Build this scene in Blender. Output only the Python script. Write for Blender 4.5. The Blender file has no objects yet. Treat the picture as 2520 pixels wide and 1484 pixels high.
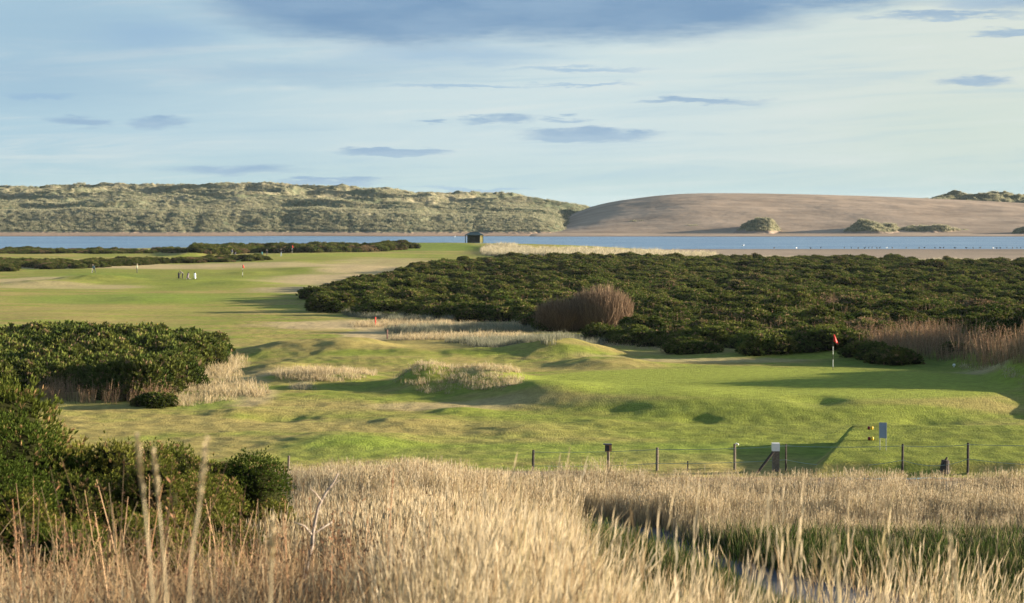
import bpy, bmesh, math, random
import numpy as np
from math import radians as R, pi, sin, cos
from mathutils import Vector, Matrix

# ------------------------------------------------------------------ camera
FPX = 1024 * 70 / 36.0          # focal length in pixels of a 1024 wide frame
HV = 203.0                      # row of the true horizon
CZ = 15.0                       # camera height above the water
sc = bpy.context.scene
cam_d = bpy.data.cameras.new('camera')
cam_d.lens = 70; cam_d.sensor_width = 36; cam_d.clip_start = 0.1; cam_d.clip_end = 20000
cam_d.shift_y = -(301.5 - HV) / 1024.0
cam_d.dof.use_dof = True; cam_d.dof.focus_distance = 75; cam_d.dof.aperture_fstop = 7.0
cam = bpy.data.objects.new('camera', cam_d); sc.collection.objects.link(cam)
cam.location = (0, 0, CZ); cam.rotation_euler = (R(90), 0, 0)
sc.camera = cam
sc.view_settings.view_transform = 'Standard'; sc.view_settings.look = 'None'
sc.view_settings.gamma = 1; sc.view_settings.use_curve_mapping = False
EXPO = 1.8
sc.view_settings.exposure = EXPO
sc.cycles.max_bounces = 6; sc.cycles.diffuse_bounces = 3; sc.cycles.transmission_bounces = 3
sc.cycles.transparent_max_bounces = 8

# ------------------------------------------------------------------ sun
SUN_EL, SUN_AZ = 8.5, 80.0     # degrees; azimuth clockwise from +Y (the view direction)
sd = bpy.data.lights.new('sun', 'SUN'); sd.energy = 5.0; sd.angle = R(0.55); sd.color = (1.0, 0.84, 0.64)
so = bpy.data.objects.new('sun', sd); sc.collection.objects.link(so)
sv = Vector((sin(R(SUN_AZ)) * cos(R(SUN_EL)), cos(R(SUN_AZ)) * cos(R(SUN_EL)), sin(R(SUN_EL))))
so.rotation_euler = sv.to_track_quat('Z', 'Y').to_euler()
so.location = (60, 60, 60)

# ------------------------------------------------------------------ node helpers
class NT:
    def __init__(self, nt): self.nt = nt; self.n = nt.nodes; self.l = nt.links
    def new(self, t, **kw):
        nd = self.n.new(t)
        for k, v in kw.items(): setattr(nd, k, v)
        return nd
    def put(self, sock, v):
        if hasattr(v, 'is_linked') or isinstance(v, bpy.types.NodeSocket): self.l.new(v, sock)
        else: sock.default_value = v
    def m(self, op, a, b=None, c=None, clamp=False):
        nd = self.new('ShaderNodeMath', operation=op); nd.use_clamp = clamp
        self.put(nd.inputs[0], a)
        if b is not None: self.put(nd.inputs[1], b)
        if c is not None: self.put(nd.inputs[2], c)
        return nd.outputs[0]
    def mix(self, f, a, b, mode='MIX'):
        nd = self.new('ShaderNodeMix', data_type='RGBA', blend_type=mode)
        self.put(nd.inputs[0], f)
        for s, v in ((nd.inputs[6], a), (nd.inputs[7], b)):
            if isinstance(v, tuple) and len(v) == 3: v = v + (1.0,)
            self.put(s, v)
        return nd.outputs[2]
    def noise(self, vec, scale, detail=4, rough=0.5, dist=0.0):
        nd = self.new('ShaderNodeTexNoise'); nd.inputs['Scale'].default_value = scale
        nd.inputs['Detail'].default_value = detail; nd.inputs['Roughness'].default_value = rough
        nd.inputs['Distortion'].default_value = dist
        if vec is not None: self.l.new(vec, nd.inputs['Vector'])
        return nd.outputs['Fac']
    def maprange(self, v, a, b, c=0.0, d=1.0, smooth=True):
        nd = self.new('ShaderNodeMapRange'); nd.interpolation_type = 'SMOOTHSTEP' if smooth else 'LINEAR'
        self.put(nd.inputs[0], v)
        for i, q in enumerate((a, b, c, d)): nd.inputs[1 + i].default_value = q
        return nd.outputs[0]
    def comb(self, x, y, z):
        nd = self.new('ShaderNodeCombineXYZ')
        self.put(nd.inputs[0], x); self.put(nd.inputs[1], y); self.put(nd.inputs[2], z)
        return nd.outputs[0]

def lin(r, g, b):
    def f(c):
        c /= 255.0
        return c / 12.92 if c <= 0.04045 else ((c + 0.055) / 1.055) ** 2.4
    return (f(r), f(g), f(b))
def skyc(r, g, b):              # wanted picture value of the sky, before exposure
    k = 2 ** -EXPO
    return tuple(c * k for c in lin(r, g, b)) + (1.0,)

# ------------------------------------------------------------------ world: Nishita sky under a veil of cloud
w = bpy.data.worlds.new('World'); sc.world = w; w.use_nodes = True
t = NT(w.node_tree); t.n.clear()
out = t.new('ShaderNodeOutputWorld'); bg = t.new('ShaderNodeBackground'); t.l.new(bg.outputs[0], out.inputs[0])
sky = t.new('ShaderNodeTexSky', sky_type='NISHITA'); sky.sun_disc = False
sky.sun_elevation = R(SUN_EL); sky.sun_rotation = R(SUN_AZ); sky.air_density = 1.0; sky.dust_density = 1.0; sky.ozone_density = 1.5
SKYK = 0.07
tc = t.new('ShaderNodeTexCoord'); sep = t.new('ShaderNodeSeparateXYZ'); t.l.new(tc.outputs['Generated'], sep.inputs[0])
az = t.m('ARCTAN2', sep.outputs[0], sep.outputs[1]); el = t.m('ARCSINE', sep.outputs[2])
# angles in units of 1000 = one radian * 4900 (telephoto pixels), easier numbers
AX = t.m('MULTIPLY', az, 4.9); EY = t.m('MULTIPLY', el, 4.9)
P = t.comb(AX, t.m('MULTIPLY', EY, 5.0), 0.0)
wn1 = t.noise(P, 3.2, 5, 0.62); wn2 = t.noise(t.comb(t.m('ADD', AX, 7.0), t.m('MULTIPLY', EY, 6.0), 2.0), 6.0, 5, 0.65)
DX = t.m('ADD', AX, t.m('MULTIPLY', t.m('SUBTRACT', wn1, 0.5), 0.30))
DY = t.m('ADD', EY, t.m('MULTIPLY', t.m('SUBTRACT', wn2, 0.5), 0.06))
def cloud(cx, cy, rx, ry, soft=0.9, flat=0.0):
    # picture position of the cloud in a 2520 wide view -> direction
    a = (cx - 1260) / 1000.0; e = (500 - cy) / 1000.0
    qx = t.m('DIVIDE', t.m('SUBTRACT', DX, a), rx / 1000.0)
    qy = t.m('DIVIDE', t.m('SUBTRACT', DY, e), ry / 1000.0)
    d = t.m('SQRT', t.m('ADD', t.m('MULTIPLY', qx, qx), t.m('MULTIPLY', qy, qy)))
    return t.maprange(d, 1.0 + soft * 0.35, 1.0 - soft * 0.65, 0, 1)
def union(lst):
    r = lst[0]
    for q in lst[1:]: r = t.m('MAXIMUM', r, q)
    return r
# pale veil, bluer on the left, creamy on the right
f_lr = t.maprange(AX, -1.3, 0.15); f_rr = t.maprange(AX, 0.1, 1.25)
veil = t.mix(f_lr, skyc(177, 207, 221), skyc(206, 224, 227))
veil = t.mix(f_rr, veil, skyc(216, 226, 218))
hz = t.maprange(EY, 0.17, 0.0)
veil = t.mix(t.m('MULTIPLY', hz, 0.75), veil, skyc(184, 212, 214))
st = t.noise(t.comb(t.m('MULTIPLY', AX, 0.9), t.m('MULTIPLY', t.m('ADD', EY, t.m('MULTIPLY', AX, -0.05)), 13.0), 5.0), 1.6, 8, 0.62, 0.6)
veil = t.mix(t.m('MULTIPLY', t.maprange(st, 0.47, 0.72), 0.5), veil, skyc(225, 232, 228))
veil = t.mix(t.m('MULTIPLY', t.maprange(st, 0.50, 0.28), 0.45), veil, skyc(170, 201, 218))
top_blue = union([cloud(180, 60, 560, 190, 1.5), cloud(60, 190, 420, 90, 1.5), cloud(700, 180, 500, 35, 1.5)])
veil = t.mix(t.m('MULTIPLY', top_blue, 0.55), veil, skyc(150, 184, 210))
teal = cloud(2380, 330, 330, 110, 1.5)
veil = t.mix(t.m('MULTIPLY', teal, 0.3), veil, skyc(196, 219, 208))
big = union([cloud(1000, 6, 500, 112, .5), cloud(1450, 0, 640, 108, .6), cloud(760, 0, 260, 62, .7), cloud(1900, -30, 420, 74, .7)])
cl = t.mix(t.m('MULTIPLY', big, 0.95), veil, t.mix(t.maprange(wn1, 0.3, 0.7), skyc(120, 155, 190), skyc(140, 171, 200)))
small = union([cloud(2480, 12, 200, 32, .9), cloud(2470, 94, 110, 13, .6), cloud(2395, 207, 70, 14, .8), cloud(1180, 296, 60, 10, 1.), cloud(1260, 293, 60, 11, 1.), cloud(1380, 292, 45, 7, 1.1), cloud(1040, 300, 35, 5, 1.1),
               cloud(1455, 332, 175, 16, .85), cloud(1380, 338, 90, 10, .9), cloud(1530, 330, 110, 9, .9), cloud(960, 374, 135, 10, .7), cloud(575, 420, 165, 15, 1.1), cloud(820, 447, 150, 8, .8),
               cloud(215, 306, 70, 14, .9), cloud(395, 304, 70, 14, .9), cloud(1720, 251, 165, 8, .9), cloud(2330, 50, 190, 9, 1.)])
faint = union([cloud(400, 92, 170, 38, 1.3), cloud(1430, 210, 110, 5, 1.), cloud(1420, 172, 190, 7, 1.2), cloud(1120, 214, 210, 5, 1.2), cloud(90, 246, 80, 8, 1.),
               cloud(1170, 465, 160, 5, 1.), cloud(1100, 135, 300, 28, 1.4)])
cl = t.mix(t.m('MULTIPLY', faint, 0.6), cl, skyc(150, 184, 214))
cl = t.mix(t.m('MULTIPLY', small, 0.78), cl, t.mix(t.maprange(wn2, 0.3, 0.7), skyc(140, 172, 203), skyc(164, 191, 213)))
# the upper sky (never in frame) : Nishita with broken cloud
up = t.maprange(el, 0.22, 0.5)
front = t.m('MAXIMUM', up, t.maprange(sep.outputs[1], 0.35, -0.1))
skyt = t.mix(1.0, sky.outputs[0], (SKYK, SKYK, SKYK), 'MULTIPLY')
fin = t.mix(front, cl, skyt)
t.l.new(fin, bg.inputs[0]); bg.inputs[1].default_value = 1.0

# ------------------------------------------------------------------ numpy noise
def _h(ix, iy, seed):
    n = (ix.astype(np.int64) * 374761393 + iy.astype(np.int64) * 668265263 + seed * 974711) & 0xffffffff
    n = ((n ^ (n >> 13)) * 1274126177) & 0xffffffff
    return ((n ^ (n >> 16)) & 0xffff) / 65535.0
def vn(x, y, seed=0):
    x0 = np.floor(x); y0 = np.floor(y); fx = x - x0; fy = y - y0
    def g(ax, ay, px, py):
        a = _h(ax, ay, seed) * 2 * pi
        return np.cos(a) * px + np.sin(a) * py
    u = fx * fx * fx * (fx * (fx * 6 - 15) + 10); v = fy * fy * fy * (fy * (fy * 6 - 15) + 10)
    a = g(x0, y0, fx, fy); b = g(x0 + 1, y0, fx - 1, fy); c = g(x0, y0 + 1, fx, fy - 1); d = g(x0 + 1, y0 + 1, fx - 1, fy - 1)
    return ((a * (1 - u) + b * u) * (1 - v) + (c * (1 - u) + d * u) * v) * 1.5
def fbm(x, y, seed=0, octv=4, gain=0.5):
    r = 0; a = 1; tot = 0
    for i in range(octv):
        r = r + a * vn(x, y, seed + i * 17); tot += a; a *= gain; x = x * 2.03 + 5.1; y = y * 2.03 + 1.7
    return r / tot
def sst(a, b, x):
    q = np.clip((x - a) / (b - a), 0, 1); return q * q * (3 - 2 * q)
def arr(*v): return [np.asarray(q, dtype=float) for q in v]

# ------------------------------------------------------------------ the lie of the land (world z, water = 0)
PY = [0, 75, 110, 130, 150, 200, 300, 400, 480, 560, 600, 635, 700, 6000]
PZ = [4.6, 4.6, 4.5, 4.35, 4.15, 3.5, 2.6, 2.2, 2.2, 1.9, 1.3, -0.3, -2.5, -2.5]
RY = [0, 75, 110, 130, 150, 200, 300, 400, 450, 480, 520, 655, 665, 700, 6000]
RZ = [4.6, 4.6, 4.5, 4.35, 4.15, 3.5, 2.4, 1.8, 1.3, 0.6, 0.28, 0.12, -0.25, -2.5, -2.5]
NY = [0, 3, 6, 9, 12, 16, 20, 25, 30, 40, 50, 60, 75]
NZ = [13.5, 13.2, 12.95, 12.6, 12.15, 11.3, 10.4, 9.25, 8.1, 6.2, 5.0, 4.6, 4.6]
def spl(y, ys, zs):
    return (np.interp(y, ys, zs) * 2 + np.interp(y * 0.97, ys, zs) + np.interp(y * 1.03, ys, zs)) / 4
def unp(px, py, z):                      # 2520-wide picture position at height z -> world x, y
    u = px / 2.461; v = py / 2.461
    d = (CZ - z) * FPX / (v - HV)
    return (u - 512) / FPX * d, d
MOUNDS = []
for (px, py, hw, h, dr) in [(680, 858, 75, .9, 5), (850, 856, 110, 1.5, 7), (1010, 868, 75, .8, 3.5), (1150, 868, 75, .75, 3.5), (1370, 864, 125, 1.8, 6),
        (1490, 896, 105, .9, 3.5), (1045, 952, 62, 1.9, 4.0), (1185, 955, 85, 1.5, 4.0), (790, 930, 120, .75, 3), (690, 905, 70, .7, 4), (900, 885, 190, .5, 3),
        (1350, 985, 110, .55, 3.5), (1830, 862, 130, .5, 5), (2120, 868, 120, .5, 5),
        (2005, 1017, 55, -.42, 2.0), (1715, 1040, 42, -.22, 1.3), (1520, 1022, 50, -.16, 1.2), (1690, 1000, 130, .25, 3), (1130, 1018, 60, .3, 1.6), (1000, 1045, 90, .35, 2.2),
        (680, 1030, 70, -.4, 2), (2280, 1045, 60, -.3, 2), (1300, 1065, 90, .3, 2.4), (850, 1095, 150, .5, 3.2), (1480, 1048, 60, .25, 1.5), (620, 1020, 90, .35, 2),
        (240, 690, 95, 1.6, 9), (120, 700, 90, 1.0, 8), (620, 668, 45, .5, 8), (760, 660, 60, .5, 8), (740, 640, 60, .6, 9), (880, 655, 60, .5, 9), (540, 690, 80, .4, 8),
        (600, 700, 70, .4, 9), (470, 625, 40, 1.3, 9), (380, 745, 90, .35, 6), (820, 780, 60, .3, 5)]:
    x0, y0 = unp(px, py, 4.5 if py > 850 else (4.0 if py > 780 else 2.6))
    MOUNDS.append((x0, y0, hw / 4900.0 * y0, h, dr))
TEE = [(14.6, 85.6), (12.4, 77.8), (44, 77.8), (44, 85.6)]
def seg_in(x, y):                         # signed distance inside the tee platform
    d = (x - (12.4 + (y - 77.8) * 0.29)) * 0.96
    return np.minimum(np.minimum(d, 85.9 - y), y - 76.4)
def Hh(x, y, fine=True):
    x, y = arr(x, y); s = x / np.maximum(y, 1.0)
    rt = sst(0.02, 0.09, s + 0.01 * vn(x * .02, y * .02, 5))
    z = spl(y, PY, PZ) * (1 - rt) + spl(y, RY, RZ) * rt
    # headland towards the hut
    hx = (x - (-25)) / 60.0; hy = (y - 598) / 32.0
    z = z + 1.9 * np.exp(-(hx * hx + hy * hy)) * sst(650, 625, y)
    # near hill, with a spur left of centre
    w = sst(0.06, -0.05, s) * sst(-0.30, -0.16, s)
    ye = y / (1 + 0.22 * w * sst(12, 40, y))
    rr_ = sst(-.005, 0.06, s)
    hill = np.interp(ye, NY, NZ) * (1 - rr_) + np.interp(y, [0, 6, 9, 13, 16, 20, 28, 36, 45, 99], [13.3, 12.75, 12.35, 11.6, 10.8, 9.5, 7.0, 5.3, 4.6, 4.6]) * rr_
    z = np.where(y < 110, np.maximum(z, hill), z)
    z = z + 0.9 * np.exp(-(((x + 5) / 7.0) ** 2 + ((y - 58) / 9.0) ** 2))
    # links hummocks
    near = sst(62, 82, y)
    green = np.exp(-(((x - 14) / 17.0) ** 4 + ((y - 112) / 15.0) ** 4))
    am = near * (1 - .3 * sst(112, 98, y)) * (1 - 0.85 * green) * (1 - .75 * sst(-1, 5, x) * sst(125, 112, y)) * sst(620, 560, y) * (1 - 0.97 * sst(0.02, .08, s) * sst(440, 500, y))
    z = z + am * (0.15 * fbm(x / 14.0, y / 17.0, 3, 2) + 0.035 * fbm(x / 4.5, y / 6.0, 9, 3)) + am * sst(150, 230, y) * 0.35 * fbm(x / 30.0, y / 40.0, 31, 2)
    for (mx, my, rw, h, dr) in MOUNDS:
        q = ((x - mx) / (rw * 1.2)) ** 2 + ((y - my) / dr) ** 2
        z = z + h * .62 * np.exp(-q ** 1.25 * 1.1) * (1 + 0.12 * vn(x / 2.2, y / 2.2, 77))
    # putting green: a raised, smooth plateau
    g2 = sst(1.25, 0.85, np.sqrt(((x - 14.5) / 15.5) ** 2 + ((y - 111) / 14.0) ** 2))
    z = z + 0.55 * g2 - 0.004 * g2 * (y - 111)
    # tee platform
    te = sst(-0.85, 0.05, seg_in(x, y)); z = z * (1 - te) + (5.08 + .036 * (y - 76.4)) * te
    # bank right of the green
    bx = x - (25.5 + 0.09 * (y - 98) + 0.7 * vn(y / 7.0, y * 0 + 3, 8))
    z = z + (.8 + 1.7 * np.exp(-((y - 113) / 6.0) ** 2)) * sst(-0.5, 3.6, bx) * sst(92, 99, y) * sst(150, 128, y)
    # rough bank on the right behind the green
    z = z + 1.2 * np.exp(-(((x - 38) / 9.0) ** 2 + ((y - 140) / 10.0) ** 2))
    if fine:
        z = z + 0.04 * near * vn(x / 0.9, y / 0.9, 41) * (1 - green) * sst(300, 120, y)
    return z
def hit(px, py, z=4.4):                   # where a picture ray meets the ground
    for i in range(14):
        x, d = unp(px, py, z); zn = float(Hh(x, d, False)); z = 0.5 * z + 0.5 * zn
    return x, d, float(Hh(x, d))

# ------------------------------------------------------------------ object helpers
C = sc.collection
def tag(o, label=None, cat=None, group=None, kind=None):
    if label: o['label'] = label
    if cat: o['category'] = cat
    if group: o['group'] = group
    if kind: o['kind'] = kind
    return o
def empty(name, loc, rz=0):
    o = bpy.data.objects.new(name, None); C.objects.link(o); o.location = loc; o.rotation_euler = (0, 0, rz); o.empty_display_size = .2
    return o
def npmesh(name, V, F, mat=None, col=None, smooth=False, normals=None):
    me = bpy.data.meshes.new(name); V = np.asarray(V, dtype=np.float32); F = np.asarray(F, dtype=np.int32)
    k = F.shape[1]
    me.vertices.add(len(V)); me.vertices.foreach_set('co', V.ravel())
    me.loops.add(F.size); me.loops.foreach_set('vertex_index', F.ravel())
    me.polygons.add(len(F)); me.polygons.foreach_set('loop_start', np.arange(0, F.size, k, dtype=np.int32))
    if smooth: me.polygons.foreach_set('use_smooth', np.ones(len(F), dtype=bool))
    me.update(calc_edges=True)
    if col is not None:
        a = me.color_attributes.new('col', 'FLOAT_COLOR', 'POINT')
        c = np.ones((len(V), 4), dtype=np.float32); c[:, :3] = col; a.data.foreach_set('color', c.ravel())
    if mat: me.materials.append(mat)
    return me
def mobj(name, me, parent=None, loc=(0, 0, 0)):
    o = bpy.data.objects.new(name, me); C.objects.link(o); o.parent = parent; o.location = loc; return o
class MB:
    """collects boxes, tubes and lathes into one mesh"""
    def __init__(self): self.V = []; self.F = []
    def add(self, vs, fs):
        b = len(self.V); self.V += [tuple(v) for v in vs]; self.F += [tuple(i + b for i in f) for f in fs]
    def box(self, c, s, rz=0, taper=1.0):
        x, y, z = [q / 2 for q in s]; vs = []
        for k, sx, sy in [(-1, -1, -1), (-1, 1, -1), (-1, 1, 1), (-1, -1, 1), (1, -1, -1), (1, 1, -1), (1, 1, 1), (1, -1, 1)]:
            f = taper if k > 0 else 1
            px, py = sx * x * f, sy * y * f
            vs.append((c[0] + px * cos(rz) - py * sin(rz), c[1] + px * sin(rz) + py * cos(rz), c[2] + k * z))
        self.add(vs, [(0, 3, 2, 1), (4, 5, 6, 7), (0, 1, 5, 4), (1, 2, 6, 5), (2, 3, 7, 6), (3, 0, 4, 7)])
    def tube(self, pts, r, n=8, cap=True):
        pts = [Vector(p) for p in pts]
        rs = r if isinstance(r, (list, tuple)) else [r] * len(pts)
        vs = []
        for i, p in enumerate(pts):
            d = (pts[min(i + 1, len(pts) - 1)] - pts[max(i - 1, 0)]).normalized()
            a = d.orthogonal().normalized(); b = d.cross(a)
            if i and abs(a.dot(pa)) < .999:
                a = (pa - d * pa.dot(d)).normalized(); b = d.cross(a)
            pa = a
            for k in range(n):
                th = 2 * pi * k / n; vs.append(p + (a * cos(th) + b * sin(th)) * rs[i])
        fs = []
        for i in range(len(pts) - 1):
            for k in range(n):
                fs.append((i * n + k, i * n + (k + 1) % n, (i + 1) * n + (k + 1) % n, (i + 1) * n + k))
        if cap: fs.append(tuple(range(n - 1, -1, -1))); fs.append(tuple((len(pts) - 1) * n + k for k in range(n)))
        self.add(vs, fs)
    def ball(self, c, r, n=8, m=6, s=(1, 1, 1)):
        vs = [(c[0], c[1], c[2] - r * s[2])]
        for j in range(1, m):
            ph = -pi / 2 + pi * j / m
            for k in range(n):
                th = 2 * pi * k / n; vs.append((c[0] + r * s[0] * cos(ph) * cos(th), c[1] + r * s[1] * cos(ph) * sin(th), c[2] + r * s[2] * sin(ph)))
        vs.append((c[0], c[1], c[2] + r * s[2])); fs = []
        for k in range(n):
            fs.append((0, 1 + (k + 1) % n, 1 + k)); T = len(vs) - 1; b = 1 + (m - 2) * n; fs.append((T, b + k, b + (k + 1) % n))
            for j in range(m - 2): fs.append((1 + j * n + k, 1 + j * n + (k + 1) % n, 1 + (j + 1) * n + (k + 1) % n, 1 + (j + 1) * n + k))
        self.add(vs, fs)
    def mesh(self, name, mat, smooth=False):
        me = bpy.data.meshes.new(name); me.from_pydata(self.V, [], self.F); me.update()
        if mat: me.materials.append(mat)
        if smooth: me.polygons.foreach_set('use_smooth', [True] * len(me.polygons))
        return me
    def build(self, name, mat, parent=None, loc=(0, 0, 0), smooth=False): return mobj(name, self.mesh(name, mat, smooth), parent, loc)

# ------------------------------------------------------------------ materials
def mat_plain(name, col, rough=0.7, var=0.12, vscale=6.0, metal=0.0, spec=0.3):
    m = bpy.data.materials.new(name); m.use_nodes = True; t = NT(m.node_tree); b = t.n['Principled BSDF']
    tc = t.new('ShaderNodeTexCoord'); nz = t.noise(tc.outputs['Object'], vscale, 5, .6)
    k = tuple(c * (1 - var) for c in col); q = tuple(min(1, c * (1 + var)) for c in col)
    t.l.new(t.mix(t.maprange(nz, .3, .7), k, q), b.inputs['Base Color'])
    b.inputs['Roughness'].default_value = rough; b.inputs['Metallic'].default_value = metal; b.inputs['Specular IOR Level'].default_value = spec
    return m
def mat_leaf(name, rnd=0.25, trans=0.35, tint=(1, 1, 1), rough=.6):
    """plant matter: albedo from the mesh's own colours, varied plant by plant, some light comes through"""
    m = bpy.data.materials.new(name); m.use_nodes = True; t = NT(m.node_tree); t.n.clear()
    o = t.new('ShaderNodeOutputMaterial'); at = t.new('ShaderNodeAttribute', attribute_name='col')
    oi = t.new('ShaderNodeObjectInfo'); tc = t.new('ShaderNodeTexCoord')
    f = t.m('ADD', 1 - rnd, t.m('MULTIPLY', oi.outputs['Random'], 2 * rnd))
    c = t.mix(1.0, at.outputs['Color'], tuple(tint), 'MULTIPLY')
    vm = t.new('ShaderNodeVectorMath', operation='SCALE'); t.l.new(c, vm.inputs[0]); t.l.new(f, vm.inputs[3])
    d = t.new('ShaderNodeBsdfDiffuse'); tr = t.new('ShaderNodeBsdfTranslucent'); mx = t.new('ShaderNodeMixShader'); mx.inputs[0].default_value = trans
    t.l.new(vm.outputs[0], d.inputs[0]); t.l.new(vm.outputs[0], tr.inputs[0]); t.l.new(d.outputs[0], mx.inputs[1]); t.l.new(tr.outputs[0], mx.inputs[2])
    t.l.new(mx.outputs[0], o.inputs[0]); return m
def mat_ground(name, bump=0.25, bsc=9.0, colvar=.22):
    m = bpy.data.materials.new(name); m.use_nodes = True; t = NT(m.node_tree); b = t.n['Principled BSDF']
    at = t.new('ShaderNodeAttribute', attribute_name='col'); g = t.new('ShaderNodeNewGeometry')
    n1 = t.noise(g.outputs['Position'], 2.2, 7, .7); n2 = t.noise(g.outputs['Position'], bsc, 4, .65)
    f = t.m('ADD', 1 - colvar, t.m('MULTIPLY', t.maprange(n1, .3, .7), 2 * colvar))
    vm = t.new('ShaderNodeVectorMath', operation='SCALE'); t.l.new(at.outputs['Color'], vm.inputs[0]); t.l.new(f, vm.inputs[3])
    t.l.new(vm.outputs[0], b.inputs['Base Color']); b.inputs['Roughness'].default_value = .95; b.inputs['Specular IOR Level'].default_value = .1
    bp = t.new('ShaderNodeBump'); bp.inputs['Distance'].default_value = bump; bp.inputs['Strength'].default_value = .5
    t.l.new(n2, bp.inputs['Height']); t.l.new(bp.outputs[0], b.inputs['Normal']); return m

# ------------------------------------------------------------------ ground sheet
def polar_sheet(az_list, ds, zf, cf, mat, name):
    A, D = np.meshgrid(az_list, ds); X = np.tan(A) * D; Y = D; Z = zf(X, Y)
    V = np.stack([X, Y, Z], -1).reshape(-1, 3); nr, nc = X.shape
    i = np.arange(nr - 1)[:, None] * nc + np.arange(nc - 1)[None, :]; i = i.ravel()
    F = np.stack([i, i + 1, i + nc + 1, i + nc], -1)
    col = cf(X.ravel(), Y.ravel(), Z.ravel())
    me = npmesh(name, V, F, mat, col, True); return mobj(name, me)
azs = np.concatenate([np.radians(np.linspace(-55, -18, 60)[:-1]), np.radians(np.linspace(-18, 18, 800)), np.radians(np.linspace(18, 55, 60)[1:])])
dl = [0.8]
while dl[-1] < 6000:
    d = dl[-1]
    if d < 60: st_ = max(.12, d * .012)
    elif d < 135: st_ = 0.22
    elif d < 250: st_ = 0.45
    elif d < 700: st_ = 1.1
    else: st_ = d * .12
    dl.append(d + st_)
CG = np.array([.222, .258, .042]); CR = np.array([.340, .280, .092]); CS = np.array([.47, .37, .20]); CD = np.array([.085, .115, .030])
CB = np.array([.170, .235, .034]); CSAND = np.array([.33, .265, .20]); CFL = np.array([.08, .075, .03])
STRAW = []    # straw coloured rough patches (2520 picture px: cx, cy, rx, ry)
def pxell(X, Y, cx, cy, rx, ry, z):
    u = (512 + FPX * X / Y) * 2.461; v = (HV + FPX * (CZ - z) / Y) * 2.461
    return np.sqrt(((u - cx) / rx) ** 2 + ((v - cy) / ry) ** 2)
def patch(X, Y, cx, cy, rx, ry, nz, soft=.35, base=None):
    x0, y0 = unp(cx, cy, base if base is not None else (4.5 if cy > 850 else (3.9 if cy > 780 else 2.6)))
    z0 = float(Hh(x0, y0, False)); x0, y0 = unp(cx, cy, z0)
    _, ya = unp(cx, cy - ry, z0); _, yb = unp(cx, cy + ry, z0)
    rx_ = rx / 4900. * y0; ry_ = (ya - yb) / 2; yc = (ya + yb) / 2
    q = np.sqrt(((X - x0) / rx_) ** 2 + ((Y - yc) / ry_) ** 2) + nz
    return sst(1 + soft, 1 - soft, q)
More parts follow.
